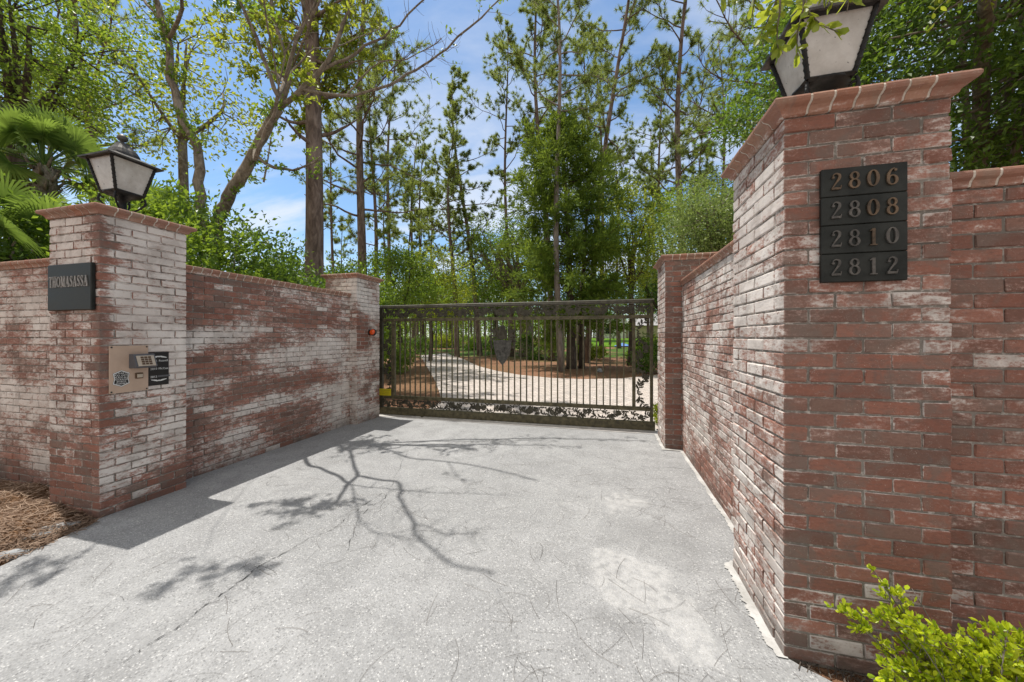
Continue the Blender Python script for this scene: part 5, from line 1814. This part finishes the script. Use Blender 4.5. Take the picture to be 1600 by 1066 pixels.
# cement lumps edging the straw bed
for k, (px, py, sx, sy, sz) in enumerate([(88, 826, .13, .07, .045), (62, 838, .10, .06, .04), (14, 868, .12, .06, .04)]):
    p = gp(px, py)
    t = thing('edging_stone', ('rough grey cement lump at the foot of the keypad pillar beside the straw', 'smaller cement lump between the straw and the asphalt edge', 'cement lump at the left frame edge below the straw')[k], 'stone', (p.x, p.y, 0))
    g = MB(); V = []; n1, n2 = 14, 8
    for i in range(n2):
        for j in range(n1):
            ph = (i / (n2 - 1)) * PI / 2; th = j / n1 * 2 * PI
            q = np.array([math.cos(th) * math.cos(ph) * sx, math.sin(th) * math.cos(ph) * sy, math.sin(ph) * sz])
            q *= 1 + .35 * mnoise.noise(tuple(q * 22 + k * 3)); q[2] -= .012
            V.append(q)
    g.add(V, [(i * n1 + j, i * n1 + (j + 1) % n1, (i + 1) * n1 + (j + 1) % n1, (i + 1) * n1 + j) for i in range(n2 - 1) for j in range(n1)])
    o = g.build('lump', M_['lump'], t, True); o.rotation_euler = (0, 0, .75)

# lime-green bush in the right foreground
bx, by = 1.30, 1.66
t = thing('foreground_bush', 'lime green small-leaved bush in front of the number plaque pillar', 'bush', (bx, by, 0))
g = MB(); c = MB()


def sprig(tip, r=.004, nleaf=46, ls=.027, base=None, spread=.030):
    b = np.array([RNG.normal(.02, .05), RNG.normal(0, .03), -.02]) if base is None else base
    P = smoothpts3([b, b * .45 + tip * .55 + np.array([0, 0, .03]) + RNG.normal(0, .015, 3), tip], 10)
    g.tube(P, np.linspace(r, r * .35, 10), 4, cap=False)
    for q in range(int(nleaf / 5)):
        u = RNG.uniform(.42, 1.) * 9; i = min(int(u), 8); p = P[i] + (P[i + 1] - P[i]) * (u - i)
        d = unit(unit(P[i + 1] - P[i]) * .8 + rvec(1)[0] * .7 + np.array([0, 0, .15]))
        l = RNG.uniform(.03, .075); T = np.array([p, p + d * l])
        g.tube(T, [.0016, .0008], 3, cap=False)
        n = 5 + int(l * 90)
        w = RNG.random((n, 1)); Cc = p + d * l * w + RNG.normal(0, .003, (n, 3))
        leaves(c, Cc, unit(d * .7 + rvec(n) * .8 + np.array([0, 0, .25])), ls * RNG.uniform(.45, 1.25, n), ls * .52 * RNG.uniform(.6, 1.1, n), 0, True, .18)
    n = 8
    leaves(c, np.repeat(P[-1:], n, 0), unit(unit(P[-1] - P[-2]) * .7 + rvec(n) * .7), ls * RNG.uniform(.7, 1.1, n), ls * .55, 0, True, .18)


loc = np.array([bx, by, 0.])
for (px, py, Y) in [(1365, 892, 1.70), (1385, 915, 1.69), (1400, 930, 1.68), (1335, 965, 1.70), (1320, 958, 1.71), (1350, 985, 1.68), (1372, 962, 1.69), (1395, 960, 1.66)]:
    sprig(np.array(at(px, py, Y)) - loc, .004, 40)
for (px, py) in [(1420, 978), (1440, 985), (1462, 992), (1480, 1000), (1500, 1005), (1525, 995), (1550, 985), (1575, 985), (1592, 990), (1545, 1010), (1480, 1025), (1440, 1020), (1410, 1010), (1400, 1040), (1430, 1050), (1465, 1050), (1500, 1045), (1535, 1040), (1565, 1035), (1590, 1045), (1390, 1060), (1380, 1035), (1520, 1065), (1480, 1070), (1560, 1070), (1600, 1060), (1640, 1010), (1680, 1030), (1620, 1000), (1450, 1090), (1520, 1100), (1590, 1100), (1400, 1090)]:
    Y = 1.66 - .00055 * max(0, py - 985) + RNG.normal(0, .03)
    sprig(np.array(at(px, py, Y)) - loc, .0035, 62)
g.tube(smoothpts3([(.05, 0, .0), np.array(at(1470, 1000, 1.70)) - loc, np.array(at(1425, 920, 1.74)) - loc], 8), np.linspace(.003, .0012, 8), 4)
g.build('stems', M_['pale_bark'], t, True); c.build('foliage', M_['leaf_bush'], t)
# weeds at the foot of the reddish gate pillar, inside the gate
x, y = .95, 6.5
broad('yellow-green weeds at the foot of the reddish pillar seen through the gate', x, y, .4, .01, .18, (.16, .2, .2), 14, 40, .05, 'leaf_lime', 'dark_bark', None, 'weed_clump', cat='weeds')

# ------------------------------------------------------------------ sky, sun, camera
w = bpy.data.worlds.new('World'); scene.world = w; w.use_nodes = True
nt = w.node_tree; nt.nodes.clear()
out = nt.nodes.new('ShaderNodeOutputWorld'); bg = nt.nodes.new('ShaderNodeBackground')
sky = nt.nodes.new('ShaderNodeTexSky'); sky.sky_type = 'NISHITA'; sky.sun_disc = False
sd = SUN_OFF.normalized()
sky.sun_elevation = math.asin(sd.z); sky.sun_rotation = math.atan2(sd.x, sd.y)
sky.air_density = 1.0; sky.dust_density = .6; sky.ozone_density = 1.6
tc = nt.nodes.new('ShaderNodeTexCoord')
sep = nt.nodes.new('ShaderNodeSeparateXYZ'); nt.links.new(tc.outputs['Generated'], sep.inputs[0])


def wm(op, a, b):
    n = nt.nodes.new('ShaderNodeMath'); n.operation = op
    for i, v in ((0, a), (1, b)):
        if isinstance(v, (int, float)): n.inputs[i].default_value = v
        else: nt.links.new(v, n.inputs[i])
    return n.outputs[0]


zz = wm('ADD', wm('MAXIMUM', sep.outputs[2], 0.), .18)
cb = nt.nodes.new('ShaderNodeCombineXYZ')
nt.links.new(wm('DIVIDE', sep.outputs[0], zz), cb.inputs[0]); nt.links.new(wm('DIVIDE', sep.outputs[1], zz), cb.inputs[1])
mpg = nt.nodes.new('ShaderNodeMapping'); nt.links.new(cb.outputs[0], mpg.inputs[0]); mpg.inputs['Scale'].default_value = (.8, 1.5, 1); mpg.inputs['Location'].default_value = (1.7, .4, 0)
nz = nt.nodes.new('ShaderNodeTexNoise'); nt.links.new(mpg.outputs[0], nz.inputs['Vector'])
nz.inputs['Scale'].default_value = 1.1; nz.inputs['Detail'].default_value = 8; nz.inputs['Roughness'].default_value = .58; nz.inputs['Distortion'].default_value = .5
mr = nt.nodes.new('ShaderNodeMapRange'); mr.interpolation_type = 'SMOOTHSTEP'; nt.links.new(nz.outputs['Fac'], mr.inputs[0]); mr.inputs[1].default_value = .42; mr.inputs[2].default_value = .64
mr2 = nt.nodes.new('ShaderNodeMapRange'); nt.links.new(sep.outputs[2], mr2.inputs[0]); mr2.inputs[1].default_value = .75; mr2.inputs[2].default_value = .12
cov = wm('MULTIPLY', wm('MULTIPLY', mr.outputs[0], .9), wm('ADD', wm('MULTIPLY', mr2.outputs[0], .75), .25))
mx = nt.nodes.new('ShaderNodeMix'); mx.data_type = 'RGBA'; nt.links.new(cov, mx.inputs[0])
gain = nt.nodes.new('ShaderNodeMix'); gain.data_type = 'RGBA'; gain.blend_type = 'MULTIPLY'; gain.inputs[0].default_value = 1
nt.links.new(sky.outputs[0], gain.inputs[6]); gain.inputs[7].default_value = (1.02, 1.18, 1.24, 1)
nt.links.new(gain.outputs[2], mx.inputs[6]); mx.inputs[7].default_value = (6.2, 6.4, 6.8, 1)
# unseen bright cloud added as fill light, overhead and behind the viewer
fill_cloud = nt.nodes.new('ShaderNodeMapRange'); fill_cloud.interpolation_type = 'SMOOTHSTEP'
nt.links.new(wm('SUBTRACT', wm('MULTIPLY', sep.outputs[2], .9), wm('MULTIPLY', sep.outputs[1], .8)), fill_cloud.inputs[0]); fill_cloud.inputs[1].default_value = .22; fill_cloud.inputs[2].default_value = .8
mxb = nt.nodes.new('ShaderNodeMix'); mxb.data_type = 'RGBA'; nt.links.new(wm('MULTIPLY', fill_cloud.outputs[0], wm('ADD', wm('MULTIPLY', nz.outputs['Fac'], .6), .6)), mxb.inputs[0])
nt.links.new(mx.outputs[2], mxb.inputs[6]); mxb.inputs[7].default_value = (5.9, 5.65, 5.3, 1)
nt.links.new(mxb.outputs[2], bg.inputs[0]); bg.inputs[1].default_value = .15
nt.links.new(bg.outputs[0], out.inputs[0])

L = bpy.data.lights.new('sun', 'SUN'); L.energy = 4.95; L.angle = R_(.45); L.color = (1, .955, .885)
so = bpy.data.objects.new('sun', L); COL.objects.link(so); so.location = (-6, 3, 20)
so.rotation_euler = (-SUN_OFF).to_track_quat('-Z', 'Y').to_euler()

cam = bpy.data.cameras.new('camera'); cam.sensor_width = 36; cam.lens = 36 * F / 1600
cam.shift_y = -(533 - YH) / 1600; cam.clip_end = 4000; cam.clip_start = .05
co = bpy.data.objects.new('camera', cam); COL.objects.link(co)
co.location = (0, 0, HC); co.rotation_euler = (PI / 2, 0, A)
scene.camera = co
scene.view_settings.view_transform = 'Standard'; scene.view_settings.look = 'None'; scene.view_settings.exposure = 0
scene.cycles.max_bounces = 4; scene.cycles.diffuse_bounces = 2; scene.cycles.transmission_bounces = 3; scene.cycles.glossy_bounces = 2
scene.cycles.use_denoising = True
